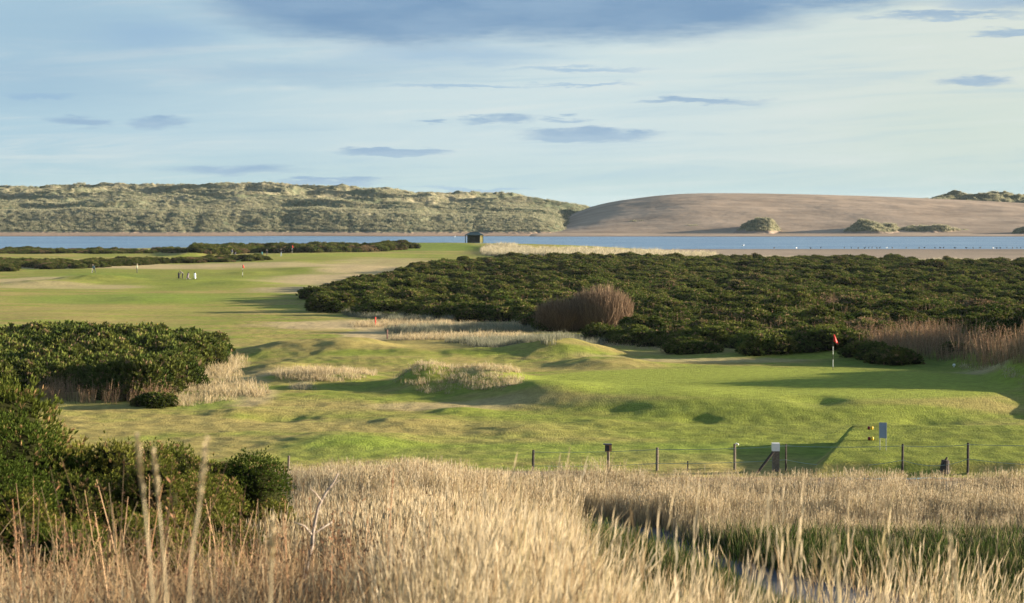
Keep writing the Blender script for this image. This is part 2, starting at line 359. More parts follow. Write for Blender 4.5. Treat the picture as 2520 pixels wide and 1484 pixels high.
def ground_col(X, Y, Z):
    n1 = fbm(X / 15, Y / 13, 50, 4); n2 = fbm(X / 4.2, Y / 3.2, 60, 4); n3 = fbm(X / 45, Y / 45, 70, 3); n0 = fbm(X / 1.3, Y / 1.0, 90, 3)
    st = fbm(X / 26, Y / 5, 55, 4); g = sst(-.24, .24, .45 * n1 + .45 * n2 + .3 * n3 + .5 * st - .02)
    c = CR[None] * (1 - g[:, None]) + CG[None] * g[:, None]
    def mixc(f, col): nonlocal c; f = np.clip(f, 0, 1)[:, None]; c = c * (1 - f) + col[None] * f
    nz = .35 * n2 + .25 * n1
    # far fairway on the left
    mixc(.75 * patch(X, Y, 520, 672, 420, 34, nz), CG * .95); mixc(.8 * patch(X, Y, 330, 735, 300, 14, nz), CB * 1.15); mixc(.6 * patch(X, Y, 300, 700, 330, 16, nz), CG)
    mixc(.7 * patch(X, Y, 230, 682, 130, 9, nz), CB); mixc(.75 * patch(X, Y, 880, 626, 240, 5, nz), CG * 1.2); mixc(.9 * patch(X, Y, 1060, 604, 120, 5, nz * .4, .2), CB)
    mixc(.8 * patch(X, Y, 200, 622, 220, 3, nz), CG)
    mixc(.8 * patch(X, Y, 620, 690, 220, 18, nz), CG * 1.05)
    # straw rough
    for a in [(700, 652, 250, 6, .8), (330, 655, 300, 7, .9), (60, 690, 100, 12, .8), (150, 705, 200, 7, .7), (850, 688, 200, 18, .95), (760, 712, 130, 9, .95), (900, 665, 130, 10, .9), (930, 650, 130, 14, .6), (250, 770, 420, 22, .45), (820, 800, 130, 12, .8),
              (1000, 800, 330, 12, .9), (1080, 826, 230, 9, .9), (900, 825, 60, 20, .9), (790, 920, 125, 14, .9), (740, 950, 30, 9, .7), (1045, 930, 62, 22, .85), (1190, 935, 95, 20, .85),
              (560, 960, 70, 40, .6), (620, 975, 60, 22, .7), (820, 1010, 230, 14, .5), (900, 1055, 420, 20, .55), (1300, 1065, 330, 16, .45), (600, 1045, 260, 16, .5), (1100, 1000, 200, 10, .6), (1500, 1085, 250, 9, .5), (2160, 895, 60, 6, .5),
              (1700, 886, 260, 5, .6), (2420, 900, 90, 14, .7)]:
        mixc(a[4] * patch(X, Y, a[0], a[1], a[2], a[3], nz), CS if a[4] > .56 else CR * 1.05)
    # mown green and its apron, tee
    mixc(.97 * patch(X, Y, 1900, 948, 640, 46, nz * .25, .08), CG * np.array([1.2, 1.2, 1.15]))
    mixc(.7 * patch(X, Y, 1830, 1010, 600, 34, nz, .4), CG * .92)
    mixc(.75 * patch(X, Y, 2000, 1075, 520, 40, nz + .1, .3), CG * .85)
    mixc(.5 * patch(X, Y, 850, 1090, 170, 26, nz, .3), CB * 1.1); mixc(.55 * patch(X, Y, 1500, 1110, 700, 26, nz, .3), CB * 1.1)
    mixc(sst(-.3, .1, seg_in(X, Y)), CG * .85)
    # verge below the gorse on the right
    mixc(.9 * patch(X, Y, 2200, 893, 170, 16, nz), CB * .75); mixc(.8 * patch(X, Y, 500, 985, 90, 20, nz), CB)
    c = c * (1 + (.38 * n0 * sst(170, 60, Y) + .25 * n2)[:, None] * (1 - .8 * np.exp(-(((X - 14) / 17.0) ** 4 + ((Y - 112) / 15.0) ** 4)))[:, None])
    # floor below the gorse, sand and shore
    s = X / Y
    # near hill: litter under the tall grass
    hillf = sst(75.3, 73.6, Y + n2); mixc(hillf, np.array([.20, .155, .08])); mixc(hillf * sst(0, .25, n1) * .8, np.array([.10, .13, .035]))
    # red earth strip along the fence
    mixc(sst(.75, .45, np.abs(Y - 74.8 + .5 * n1)) * sst(4, 7, X) * sst(26, 22, X), np.array([.24, .16, .12]))
    mixc(sst(1.0, .5, np.abs(Y - 76.5)) * sst(4.5, 2, X), np.array([.22, .17, .14]))
    shore = sst(1.35, .75, Z + .5 * n1) * sst(420, 470, Y); mixc(shore, CSAND * (1 + .1 * n3.mean())); mixc(shore * sst(0.0, .4, n3 + .3 * n1) * .6, CSAND * .72)
    mixc(sst(.3, -.05, Z), CSAND * .45)
    return np.clip(c, .01, .8)
GM = mat_ground('turf')
ground = polar_sheet(azs, dl, Hh, ground_col, GM, 'ground'); tag(ground, kind='structure')

# ------------------------------------------------------------------ roads
def ribbon(name, pts, wid, mat, dz=.03, n=60):
    pts = np.array(pts, float); q = np.linspace(0, len(pts) - 1, n); x = np.interp(q, range(len(pts)), pts[:, 0]); y = np.interp(q, range(len(pts)), pts[:, 1])
    for _ in range(4): x[1:-1] = (x[:-2] + x[2:] + 2 * x[1:-1]) / 4; y[1:-1] = (y[:-2] + y[2:] + 2 * y[1:-1]) / 4
    tx = np.gradient(x); ty = np.gradient(y); l = np.hypot(tx, ty); nx = -ty / l; ny = tx / l
    V = []; F = []; K = 7
    for j in range(K):
        o = (j / (K - 1) - .5) * wid; X = x + nx * o; Y = y + ny * o; V.append(np.stack([X, Y, Hh(X, Y, False) + dz + .05 * (1 - (2 * j / (K - 1) - 1) ** 2)], -1))
    V = np.stack(V, 1).reshape(-1, 3)
    for i in range(n - 1):
        for j in range(K - 1): a = i * K + j; F.append((a, a + 1, a + K + 1, a + K))
    o = mobj(name, npmesh(name, V, F, mat, None, True)); tag(o, kind='structure'); return o
ASPH = mat_plain('asphalt', (.085, .09, .10), .85, .3, 30)
EARTH = mat_plain('bare earth', (.23, .16, .125), .95, .25, 8)
rp = [unp(1200, 1300, 4.6), unp(1480, 1332, 4.6), unp(1640, 1362, 4.6), unp(1900, 1440, 4.6), unp(2300, 1530, 4.6), unp(2700, 1640, 4.6)]
ribbon('road', rp, 5.2, ASPH)
ribbon('track', [(6, 72.2), (14, 72.8), (24, 72.6), (34, 71.5), (48, 69)], 2.6, ASPH)

# ------------------------------------------------------------------ water
WM = bpy.data.materials.new('river water'); WM.use_nodes = True; t = NT(WM.node_tree); b = t.n['Principled BSDF']
b.inputs['Base Color'].default_value = (.045, .11, .19, 1); b.inputs['Roughness'].default_value = .35; b.inputs['IOR'].default_value = 1.33; b.inputs['Specular IOR Level'].default_value = .35
g = t.new('ShaderNodeNewGeometry'); mp = t.new('ShaderNodeMapping'); mp.inputs['Scale'].default_value = (.35, .8, 1); t.l.new(g.outputs['Position'], mp.inputs['Vector'])
n1 = t.noise(mp.outputs[0], 1.0, 6, .7); n2 = t.noise(mp.outputs[0], .06, 3, .5)
bp = t.new('ShaderNodeBump'); bp.inputs['Strength'].default_value = 1.0; bp.inputs['Distance'].default_value = .55
t.l.new(n1, bp.inputs['Height']); t.l.new(bp.outputs[0], b.inputs['Normal'])
t.l.new(t.mix(t.maprange(n2, .35, .65), (.12, .23, .38), (.17, .30, .44)), b.inputs['Base Color'])  # blue of the reflected sky is put into the base colour
wv = [(-4000, 440, 0), (4000, 440, 0), (4000, 9000, 0), (-4000, 9000, 0)]
tag(mobj('water', npmesh('water', wv, [(0, 1, 2, 3)], WM)), kind='structure')

# ------------------------------------------------------------------ dunes across the river
U2 = lambda X, Y: (512 + FPX * X / Y) * 2.461       # picture column in the 2520 view
def dune_left(X, Y):
    u = U2(X, Y); tt = Y - (912 + 10 * vn(X / 70, Y * 0, 4))
    w1 = tt + 26 * vn(X / 55., Y / 80., 12)
    f1 = sst(0, 55, tt); z = 1.2 * sst(-22, -2, tt) + 11.5 * f1 * (1 + .22 * vn(X / 60., Y / 300., 21))
    wx = X + 18 * fbm(X / 70., Y / 40., 91, 2); wy = Y + 12 * fbm(X / 60., Y / 50., 92, 2)
    hum = np.maximum(0, 1 - 2.0 * np.abs(fbm(wx / 85., wy / 42., 33, 2, .4))) ** 1.2
    z = z + sst(45, 95, tt) * (7.5 * hum - 2.8) + 8.5 * sst(110, 270, tt) + sst(170, 260, tt) * (5.0 * np.maximum(0, 1 - 2.2 * np.abs(fbm(wx / 42., wy / 50., 37, 2, .4))) - 1.8) + sst(60, 100, tt) * 1.0 * np.maximum(0, 1 - 3.2 * np.abs(fbm(wx / 16., wy / 20., 57, 3)))
    z = z + f1 * 1.0 * fbm(X / 15., Y / 18., 44, 3)
    # marram tussocks, run-off gullies down the river face
    face = sst(0, 14, tt) * sst(70, 45, tt)
    z = z - face * .9 * np.maximum(0, 1 - 5 * np.abs(vn((X + 4 * vn(X / 9., Y / 9., 7)) / 17., Y / 140., 71)))
    z = z + sst(-4, 8, tt) * (.30 + .18 * face) * np.abs(fbm(X / 3.2, Y / 4.0, 51, 3)) * 2.4
    env = np.interp(u, [-3000, 0, 350, 600, 850, 1000, 1200, 1330, 1420, 1500], [.94, .92, .91, .91, .90, .86, .77, .63, .48, .35])
    fr = sst(1480 + .25 * np.clip(tt, -50, 300), 1290 + .5 * np.clip(tt, -50, 300), u + 22 * vn(X / 25., Y / 25., 3))
    return (z * env) * fr - 2.0 * (1 - fr) - 3 * sst(300, 420, tt) * 3 - 1.6 * sst(-14, -26, tt)
def dune_col(X, Y, Z):
    n = fbm(X / 30, Y / 40, 5, 3); n2 = fbm(X / 5, Y / 6, 6, 3); n3 = fbm(X / 90, Y / 60, 8, 2)
    A = np.array([.165, .185, .110]); B = np.array([.275, .25, .16]); D = np.array([.10, .125, .075]); n5 = fbm(X / 2.6, Y / 3.4, 81, 3)
    f = sst(-.25, .35, n + .6 * n2 + (Z - 14) * .02)[:, None]; c = A * (1 - f) + B * f
    f = (sst(.05, .4, -n3 - .3 * n2) * .7)[:, None]; c = c * (1 - f) + D * f
    f = (sst(.0, .5, n5) * .75)[:, None]; c = c * (1 - f) + D * .8 * f; f = (sst(.0, .5, -n5) * .5)[:, None]; c = c * (1 - f) + B * 1.1 * f; f = (sst(1250, 1400, U2(X, Y)) * .6)[:, None]; c = c * (1 - f) + D * f  # last mix darkens the right end to stand for its shaded slope
    f = sst(2.0, 1.1, Z + .5 * n2)[:, None]; c = c * (1 - f) + np.array([.37, .265, .19]) * f
    f = sst(.35, .0, Z)[:, None]; c = c * (1 - f) + np.array([.16, .12, .09]) * f
    return c
DM = mat_ground('marram dune', .5, .9, .25)
da = np.radians(np.linspace(-24, 6, 1000)); dd = np.concatenate([np.linspace(884, 905, 12)[:-1], np.linspace(905, 990, 130)[:-1], np.linspace(990, 1260, 230)[:-1], np.linspace(1260, 1500, 30)])
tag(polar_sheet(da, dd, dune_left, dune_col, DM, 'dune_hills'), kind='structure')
def dune_sand(X, Y):
    u = U2(X, Y); tt = Y - 905 - 6 * vn(X / 80, Y * 0, 9)
    KU = [1200, 1330, 1400, 1450, 1560, 1650, 1800, 2000, 2200, 2400, 2520, 2800, 3300]; KT = [0, 1.5, 10.2, 14.4, 17.8, 20.2, 20.4, 19.6, 18.2, 16.2, 14.8, 11.5, 6]
    top = sum(np.interp(u + o_, KU, KT) for o_ in (-75, -50, -25, 0, 25, 50)) / 6
    q = np.clip((tt - 12) / 170., 0, 1); pr = np.sin(q * pi / 2) ** 1.05
    z = 1.0 * sst(-22, 6, tt) + (top - 1) * pr + pr * (1.6 * fbm(X / 60, Y / 45, 15, 3) + .2 * fbm(X / 16, Y / 10, 18, 3)) * sst(1, .6, q)
    z = z + .12 * fbm(X / 8, Y / 5, 28, 3) * sst(5, 30, tt)
    z = z - 9 * sst(190, 330, tt)
    return z - 2.2 * sst(1330, 1220, u) - 1.5 * sst(-14, -26, tt)
def sand_col(X, Y, Z):
    n = fbm(X / 40, Y / 16, 5, 4, .6); n2 = fbm(X / 9, Y / 4, 6, 4, .6)
    c = np.array([.375, .29, .215])[None] * (1 + .5 * n[:, None] + .10 * n2[:, None] + .25 * fbm(X / 130, Y / 9, 61, 3)[:, None])
    f = (sst(.15, .5, n2 + .5 * n) * .4)[:, None]; c = c * (1 - f) + np.array([.17, .125, .10]) * f
    f = sst(.35, .0, Z)[:, None]; c = c * (1 - f) + np.array([.16, .12, .09]) * f
    return c
SM = mat_ground('bare sand', .25, .4, .08)
da = np.radians(np.linspace(-2, 26, 700)); dd = np.concatenate([np.linspace(884, 905, 12)[:-1], np.linspace(905, 1110, 170)[:-1], np.linspace(1110, 1260, 40)])
tag(polar_sheet(da, dd, dune_sand, sand_col, SM, 'sand_dune'), kind='structure')
# grassy tops far behind the bare dune, and tussocky knolls in front of it
KN = []
def knoll(cx, cy, hw, hm, d0, dep, seed, name, steep=1.0):
    px = np.linspace(cx - hw * 1.1, cx + hw * 1.1, int(max(60, hw * .9))); aa = np.arctan((px / 2.461 - 512) / FPX); dd = np.linspace(d0 - dep, d0 + dep, 60)
    def zf(X, Y):
        u = U2(X, Y); q = np.sqrt(((u - cx + .3 * hw * vn(u / hw * 1.7, Y / dep, seed + 40)) / hw) ** 2 + ((Y - d0) / dep) ** 2)
        e = sst(1.0, .15, q + .22 * fbm(X / 9, Y / 9, seed, 3)); b0 = (500 - cy) / 4900. * d0 + CZ
        return b0 - 1.2 + e * (hm + 1.2) * (.85 + .6 * fbm(X / 14, Y / 10, seed + 3, 2)) + .35 * e * np.abs(fbm(X / 3, Y / 3, seed + 5, 3)) * 2
    def cf(X, Y, Z):
        c = dune_col(X, Y, Z + 12) * np.array([1.12, .98, .95]); n = fbm(X / 8, Y / 8, seed + 9, 3)
        b0 = (500 - cy) / 4900. * d0 + CZ
        f = sst(1.0, .2, Z - b0 + n)[:, None]
        return c * (1 - f) + np.array([.30, .235, .185]) * f
    tag(polar_sheet(aa, dd, zf, cf, DM, name), kind='structure')
    rk = np.random.default_rng(seed); kx = rk.uniform(cx - hw, cx + hw, int(hw * 9)); ky = rk.uniform(d0 - dep, d0 + dep * .3, len(kx)); kX = (kx / 2.461 - 512) / FPX * ky; kz = zf(kX, ky); k_ = kz > (500 - cy) / 4900. * d0 + CZ + .4 + .5 * rk.random(len(kx)); KN.append(np.stack([kX[k_], ky[k_], kz[k_]], -1))
knoll(1868, 570, 72, 5.0, 925, 16, 11, 'grassy_knoll'); knoll(2140, 572, 105, 5.2, 925, 16, 22, 'grassy_knoll'); knoll(2290, 572, 135, 2.9, 928, 14, 33, 'grassy_knoll')
knoll(1570, 555, 75, 1.6, 960, 12, 44, 'grassy_knoll'); knoll(2540, 578, 60, 5.0, 915, 14, 66, 'grassy_knoll'); knoll(1710, 562, 70, 1.2, 940, 9, 47, 'grassy_knoll')
knoll(2430, 505, 300, 7.5, 1230, 40, 55, 'grassy_knoll')

# ------------------------------------------------------------------ plants: mesh makers
rng = np.random.default_rng(7)
def rot_to(dirs):                       # orthonormal side vectors for unit directions
    up = np.where(np.abs(dirs[:, 2:3]) > .9, np.array([[1., 0, 0]]), np.array([[0, 0, 1.]]))
    a = np.cross(up, dirs); a /= np.linalg.norm(a, axis=1, keepdims=True); b = np.cross(dirs, a); return a, b
def gorse_mesh(name, seed, n_lobes, n_sprig, sprig, mat, h=1.0, rad=1.0, brown=.12, lobe=(.28, .5), spikes=5, wfac=.22, tall=0):
    """a gorse bush: lobes of spiny sprigs round a dark core added to block light; about rad wide and h high"""
    r = np.random.default_rng(seed); V = []; F = []; COL = []
    th = r.uniform(0, 2 * pi, n_lobes); rr = np.sqrt(r.uniform(0, 1, n_lobes)) * rad * .72
    lr = r.uniform(lobe[0], lobe[1], n_lobes) * rad
    lx = rr * np.cos(th); ly = rr * np.sin(th); topz = h * (1 - .45 * (rr / rad) ** 2) * r.uniform(.72, 1.0, n_lobes)
    lz = np.maximum(topz - lr, lr * .3)
    if tall: lz = np.maximum(topz - lr, .1) * np.where(r.random(n_lobes) < .5, 1, r.uniform(.25, .9, n_lobes))
    # extra skirt lobes low down
    k = max(3, n_lobes // 2); t2 = r.uniform(0, 2 * pi, k); lx = np.append(lx, np.cos(t2) * rad * .78); ly = np.append(ly, np.sin(t2) * rad * .78)
    lz = np.append(lz, r.uniform(.1, .3, k) * h); lr = np.append(lr, r.uniform(.22, .36, k) * rad)
    L = np.stack([lx, ly, lz], -1); nl = len(L)
    pick = r.choice(nl, n_sprig, p=lr ** 2 / np.sum(lr ** 2)); u = r.normal(size=(n_sprig, 3)); u /= np.linalg.norm(u, axis=1, keepdims=True)
    u[:, 2] = np.abs(u[:, 2]) * np.where(r.random(n_sprig) < .78, 1, -1)
    # knobbly surface
    kn = np.sin(u @ np.array([7.1, 3.3, 5.2]) + pick * 2.1) * np.cos(u @ np.array([-4.3, 8.2, 6.1]) + pick) * .14
    Pp = L[pick] + u * (lr[pick] * (1 + kn) * r.uniform(.82, 1.04, n_sprig))[:, None]
    ok = Pp[:, 2] > .02 * h; Pp = Pp[ok]; u = u[ok]; pick = pick[ok]
    if tall:
        ld = r.random(nl) < .45; Pp[:, 2] += np.where(ld[pick] & (r.random(len(pick)) < .10), r.uniform(0, .05, len(pick)), 0)
    dirs = u + np.array([0, 0, .55]) + r.normal(size=u.shape) * .28; dirs /= np.linalg.norm(dirs, axis=1, keepdims=True)
    n = len(Pp); a, b = rot_to(dirs)
    lobe_t = r.uniform(0, 1, nl)[pick]; isb = (r.random(n) < brown * (.4 + 1.2 * lobe_t)) 
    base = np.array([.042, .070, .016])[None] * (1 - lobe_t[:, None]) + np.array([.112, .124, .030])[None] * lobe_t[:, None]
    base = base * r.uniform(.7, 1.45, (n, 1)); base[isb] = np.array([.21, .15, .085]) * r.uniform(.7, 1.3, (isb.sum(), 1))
    for kx in range(spikes):
        ang = 2 * pi * kx / spikes + r.uniform(0, 2, n); sp = r.uniform(.25, .75, n)[:, None]
        d = dirs + (a * np.cos(ang)[:, None] + b * np.sin(ang)[:, None]) * sp; d /= np.linalg.norm(d, axis=1, keepdims=True)
        s2 = np.cross(d, dirs + .01); s2 /= np.linalg.norm(s2, axis=1, keepdims=True)
        ln = sprig * r.uniform(.7, 1.4, n)[:, None]; wd = ln * wfac
        b0 = sum(len(q) for q in V); v0 = Pp - s2 * wd * .5; v1 = Pp + d * ln * .55 + s2 * wd * .9; v2 = Pp + d * ln; v3 = Pp + d * ln * .55 - s2 * wd * .9
        V.append(np.stack([v0, v1, v2, v3], 1).reshape(-1, 3)); F.append(np.arange(n * 4).reshape(n, 4) + b0)
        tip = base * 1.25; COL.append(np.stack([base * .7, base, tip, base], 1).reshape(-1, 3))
    # dark core added to stop light passing through: one lumpy shell per lobe
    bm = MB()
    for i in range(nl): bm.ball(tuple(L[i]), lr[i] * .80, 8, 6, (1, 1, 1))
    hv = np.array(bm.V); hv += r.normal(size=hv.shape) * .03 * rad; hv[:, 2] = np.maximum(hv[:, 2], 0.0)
    b0 = sum(len(q) for q in V)
    hf = np.array([list(f) + [f[-1]] if len(f) == 3 else list(f) for f in bm.F])
    V = np.concatenate(V); V2 = np.concatenate([V, hv]); F = np.concatenate(F)
    me = bpy.data.meshes.new(name)
    quads = np.concatenate([F, hf[[len(f) == 4 for f in bm.F]] + b0]) if True else F
    tris = np.array([f for f in bm.F if len(f) == 3]) + b0
    lp = np.concatenate([quads.ravel(), tris.ravel()]).astype(np.int32); ls = np.concatenate([np.arange(len(quads)) * 4, len(quads) * 4 + np.arange(len(tris)) * 3]).astype(np.int32)
    me.vertices.add(len(V2)); me.vertices.foreach_set('co', V2.astype(np.float32).ravel()); me.loops.add(len(lp)); me.loops.foreach_set('vertex_index', lp)
    me.polygons.add(len(ls)); me.polygons.foreach_set('loop_start', ls); me.update(calc_edges=True)
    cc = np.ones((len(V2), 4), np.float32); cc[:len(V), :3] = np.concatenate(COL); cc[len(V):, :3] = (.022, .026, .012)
    at = me.color_attributes.new('col', 'FLOAT_COLOR', 'POINT'); at.data.foreach_set('color', cc.ravel()); me.materials.append(mat); return me

def blades(name, seed, n, rad, hmin, hmax, wid, cols, mat, lean=.25, curve=.3, heads=0.0, hl=.12, hw=.018, wind=(-.05, 0), segs=4, headcol=None, leaf=0):
    """a tuft of grass or stalks: thin bent ribbons, some with a feathery seed head"""
    r = np.random.default_rng(seed); th = r.uniform(0, 2 * pi, n); q = np.sqrt(r.uniform(0, 1, n)) * rad
    B = np.stack([q * np.cos(th), q * np.sin(th), np.full(n, -.05)], -1); hgt = r.uniform(hmin, hmax, n); a = r.uniform(0, 2 * pi, n)
    ln = r.normal(size=n) * lean; LD = np.stack([np.cos(a) * ln + wind[0], np.sin(a) * ln + wind[1], np.zeros(n)], -1)
    cv = r.uniform(0, curve, n); CD_ = np.stack([np.cos(a), np.sin(a), np.zeros(n)], -1) * cv[:, None]
    sa = r.uniform(0, pi, n); S = np.stack([np.cos(sa), np.sin(sa), np.zeros(n)], -1)
    ci = r.integers(0, len(cols), n); base = np.array(cols)[ci] * r.uniform(.75, 1.25, (n, 1)); V = []; F = []; COL = []
    rings = []
    for k in range(segs + 1):
        f = k / segs; p = B + np.array([0, 0, 1.]) * (hgt * f * (1 - .18 * cv * f))[:, None] + (LD * f + CD_ * f * f) * hgt[:, None]
        wk = wid * (1 - .75 * f) * r.uniform(.8, 1.2, n)[:, None] * .5; rings.append(p)
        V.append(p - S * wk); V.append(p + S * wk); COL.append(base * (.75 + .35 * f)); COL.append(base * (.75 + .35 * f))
    V = np.concatenate(V); COL = np.concatenate(COL); idx = np.arange(n)
    for k in range(segs): F.append(np.stack([idx + 2 * k * n, idx + (2 * k + 1) * n, idx + (2 * k + 3) * n, idx + (2 * k + 2) * n], -1))
    if heads > 0:
        m = np.where(r.random(n) < heads)[0]; k = len(m)
        if k:
            tip = rings[-1][m]; pr = rings[-2][m]; d = tip - pr; d /= np.linalg.norm(d, axis=1, keepdims=True)
            for rep in range(6):
                aa, bb = rot_to(d); an = rep * 2.4 + r.uniform(0, 1, k); sd_ = aa * np.cos(an)[:, None] + bb * np.sin(an)[:, None]
                off = -hl * .8 + rep * hl * .3; L_ = hl * r.uniform(.35, .6, k)[:, None]; c0 = tip + d * off
                fan = hw * (1.3 - rep * .13)
                v0 = c0; v1 = c0 + d * L_ * .5 + sd_ * fan; v2 = c0 + d * L_ * 1.15 + sd_ * fan * .8; v3 = c0 + d * L_ * .6
                b0 = len(V); V = np.concatenate([V, v0, v1, v2, v3]); i2 = np.arange(k)
                F.append(np.stack([i2, i2 + k, i2 + 2 * k, i2 + 3 * k], -1) + b0)
                hc = (np.array(headcol) if headcol is not None else base[m] * 1.05) * r.uniform(.8, 1.2, (k, 1)); COL = np.concatenate([COL, hc, hc, hc, hc])
    for q_ in range(leaf):               # side leaves or seed knots up the stalk
        f = r.uniform(.3, 1.0, n)[:, None]; k0 = np.minimum((f[:, 0] * segs).astype(int), segs - 1)
        RR = np.stack(rings, 0); fr = (f[:, 0] * segs - k0)[:, None]; p = RR[k0, idx] * (1 - fr) + RR[k0 + 1, idx] * fr
        an = r.uniform(0, 2 * pi, n); dv = np.stack([np.cos(an), np.sin(an), r.uniform(.2, 1.4, n)], -1); dv /= np.linalg.norm(dv, axis=1, keepdims=True)
        s_ = np.cross(dv, [0, 0, 1.]); L_ = hl * r.uniform(.3, .9, n)[:, None]
        b0 = len(V); V = np.concatenate([V, p, p + dv * L_ * .5 + s_ * hw, p + dv * L_, p + dv * L_ * .5 - s_ * hw]); F.append(np.stack([idx, idx + n, idx + 2 * n, idx + 3 * n], -1) + b0)
        hc = (np.array(headcol) if headcol is not None else base) * r.uniform(.6, 1.3, (n, 1)); COL = np.concatenate([COL, hc, hc, hc, hc])
    return npmesh(name, V, np.concatenate(F), mat, COL)

GORSE = mat_leaf('gorse foliage', .28, .22); GORSEN = mat_leaf('near gorse foliage', .12, .25, (1.2, 1.12, .95)); GRASS = mat_leaf('dry grass', .14, .45); TWIG = mat_leaf('bare twigs', .1, .1)

# scatter: a stuff object whose points carry plants of several shapes
def gn_scatter(name, meshes, pts, rots, scls, idx, cat='grass', label=None):
    col = bpy.data.collections.new(name + ' shapes')
    for i, me in enumerate(meshes):
        o = bpy.data.objects.new('%s_shape_%02d' % (name, i), me); col.objects.link(o)
    me = bpy.data.meshes.new(name); n = len(pts); me.vertices.add(n); me.vertices.foreach_set('co', np.asarray(pts, np.float32).ravel())
    for nm, ty, dat in (('rot3', 'FLOAT_VECTOR', rots), ('scl3', 'FLOAT_VECTOR', scls)):
        a = me.attributes.new(nm, ty, 'POINT'); a.data.foreach_set('vector', np.asarray(dat, np.float32).ravel())
    a = me.attributes.new('pick', 'INT', 'POINT'); a.data.foreach_set('value', np.asarray(idx, np.int32))
    me.update(); ob = mobj(name, me)
    ng = bpy.data.node_groups.new(name + ' scatter', 'GeometryNodeTree'); ng.interface.new_socket('Geometry', in_out='INPUT', socket_type='NodeSocketGeometry'); ng.interface.new_socket('Geometry', in_out='OUTPUT', socket_type='NodeSocketGeometry')
    N = ng.nodes; L = ng.links; gi = N.new('NodeGroupInput'); go = N.new('NodeGroupOutput'); ip = N.new('GeometryNodeInstanceOnPoints'); ci = N.new('GeometryNodeCollectionInfo')
    ci.inputs['Collection'].default_value = col; ci.inputs['Separate Children'].default_value = True; ci.inputs['Reset Children'].default_value = True
    def na(nm, ty): q = N.new('GeometryNodeInputNamedAttribute'); q.data_type = ty; q.inputs['Name'].default_value = nm; return [s for s in q.outputs if s.enabled and s.name == 'Attribute'][0]
    e2r = N.new('FunctionNodeEulerToRotation'); L.new(na('rot3', 'FLOAT_VECTOR'), e2r.inputs[0])
    L.new(gi.outputs[0], ip.inputs['Points']); L.new(ci.outputs[0], ip.inputs['Instance']); ip.inputs['Pick Instance'].default_value = True
    L.new(na('pick', 'INT'), ip.inputs['Instance Index']); L.new(e2r.outputs[0], ip.inputs['Rotation']); L.new(na('scl3', 'FLOAT_VECTOR'), ip.inputs['Scale'])
    L.new(ip.outputs[0], go.inputs[0]); md = ob.modifiers.new('scatter', 'NODES'); md.node_group = ng
    tag(ob, label, cat, None, 'stuff'); return ob
def in_poly(x, y, poly):
    r = np.zeros(len(x), bool); n = len(poly)
    for i in range(n):
        x1, y1 = poly[i]; x2, y2 = poly[(i + 1) % n]
        c = ((y1 > y) != (y2 > y)) & (x < (x2 - x1) * (y - y1) / (y2 - y1 + 1e-9) + x1); r ^= c
    return r
def wpoly(pp, z=None): return [hit(a, b, 4.4 if b > 850 else 2.8)[:2] for a, b in pp]
def scatter_poly(poly, spacing, rg, dens=None, jit=.5):
    P_ = np.array(poly); x0, y0 = P_.min(0); x1, y1 = P_.max(0)
    gx, gy = np.meshgrid(np.arange(x0, x1, spacing), np.arange(y0, y1, spacing)); gx = gx.ravel(); gy = gy.ravel()
    gx = gx + rg.uniform(-jit, jit, len(gx)) * spacing; gy = gy + rg.uniform(-jit, jit, len(gy)) * spacing
    k = in_poly(gx, gy, poly)
    if dens is not None: k &= rg.random(len(gx)) < dens(gx, gy)
    return gx[k], gy[k]
def rs(rg, n, s, tilt=.08):
    rot = np.stack([rg.normal(size=n) * tilt, rg.normal(size=n) * tilt, rg.uniform(0, 2 * pi, n)], -1)
    s = np.asarray(s).reshape(-1, 1) * np.ones((n, 1)); return rot, np.concatenate([s, s, s], 1)

# ------------------------------------------------------------------ gorse thickets
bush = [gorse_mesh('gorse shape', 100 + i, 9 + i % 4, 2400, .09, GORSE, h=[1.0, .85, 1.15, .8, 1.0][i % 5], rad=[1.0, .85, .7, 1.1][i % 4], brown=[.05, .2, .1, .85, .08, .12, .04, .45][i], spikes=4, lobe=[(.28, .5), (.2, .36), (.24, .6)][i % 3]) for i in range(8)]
rg = np.random.default_rng(3)
MAIN = wpoly([(775, 752), (850, 772), (960, 782), (1150, 790), (1290, 792), (1345, 815), (1420, 838), (1560, 852), (1700, 858), (1900, 862), (2050, 862), (2110, 850), (2230, 858), (2350, 880), (2560, 880), (3100, 880), (3300, 660), (2520, 656), (2200, 648), (1900, 643), (1620, 641), (1450, 638), (1300, 640), (1180, 644), (1060, 660), (985, 682), (900, 702), (830, 722)])
def main_dens(x, y):
    u = (512 + FPX * x / y) * 2.461; v = (HV + FPX * (CZ - Hh(x, y, False)) / y) * 2.461
    k = np.ones(len(x)) * .97
    brn = sst(1.2, .8, np.hypot((u - 2270) / 190, (v - 855) / 33)) ; k = k * (1 - .93 * brn)
    brn = sst(1.2, .8, np.hypot((u - 2480) / 140, (v - 880) / 22)); k = k * (1 - .93 * brn)
    brn = sst(1.1, .8, np.hypot((u - 1440) / 125, (v - 826) / 16)); k = k * (1 - .97 * brn)
    brn = sst(1.2, .8, np.hypot((u - 2040) / 85, (v - 775) / 8)); k = k * (1 - .9 * brn)
    k = k * np.where((fbm(x / 9, y / 14, 66, 2) < -.42), .15, 1)
    return k
gx, gy = scatter_poly(MAIN, 2.0, rg, main_dens)
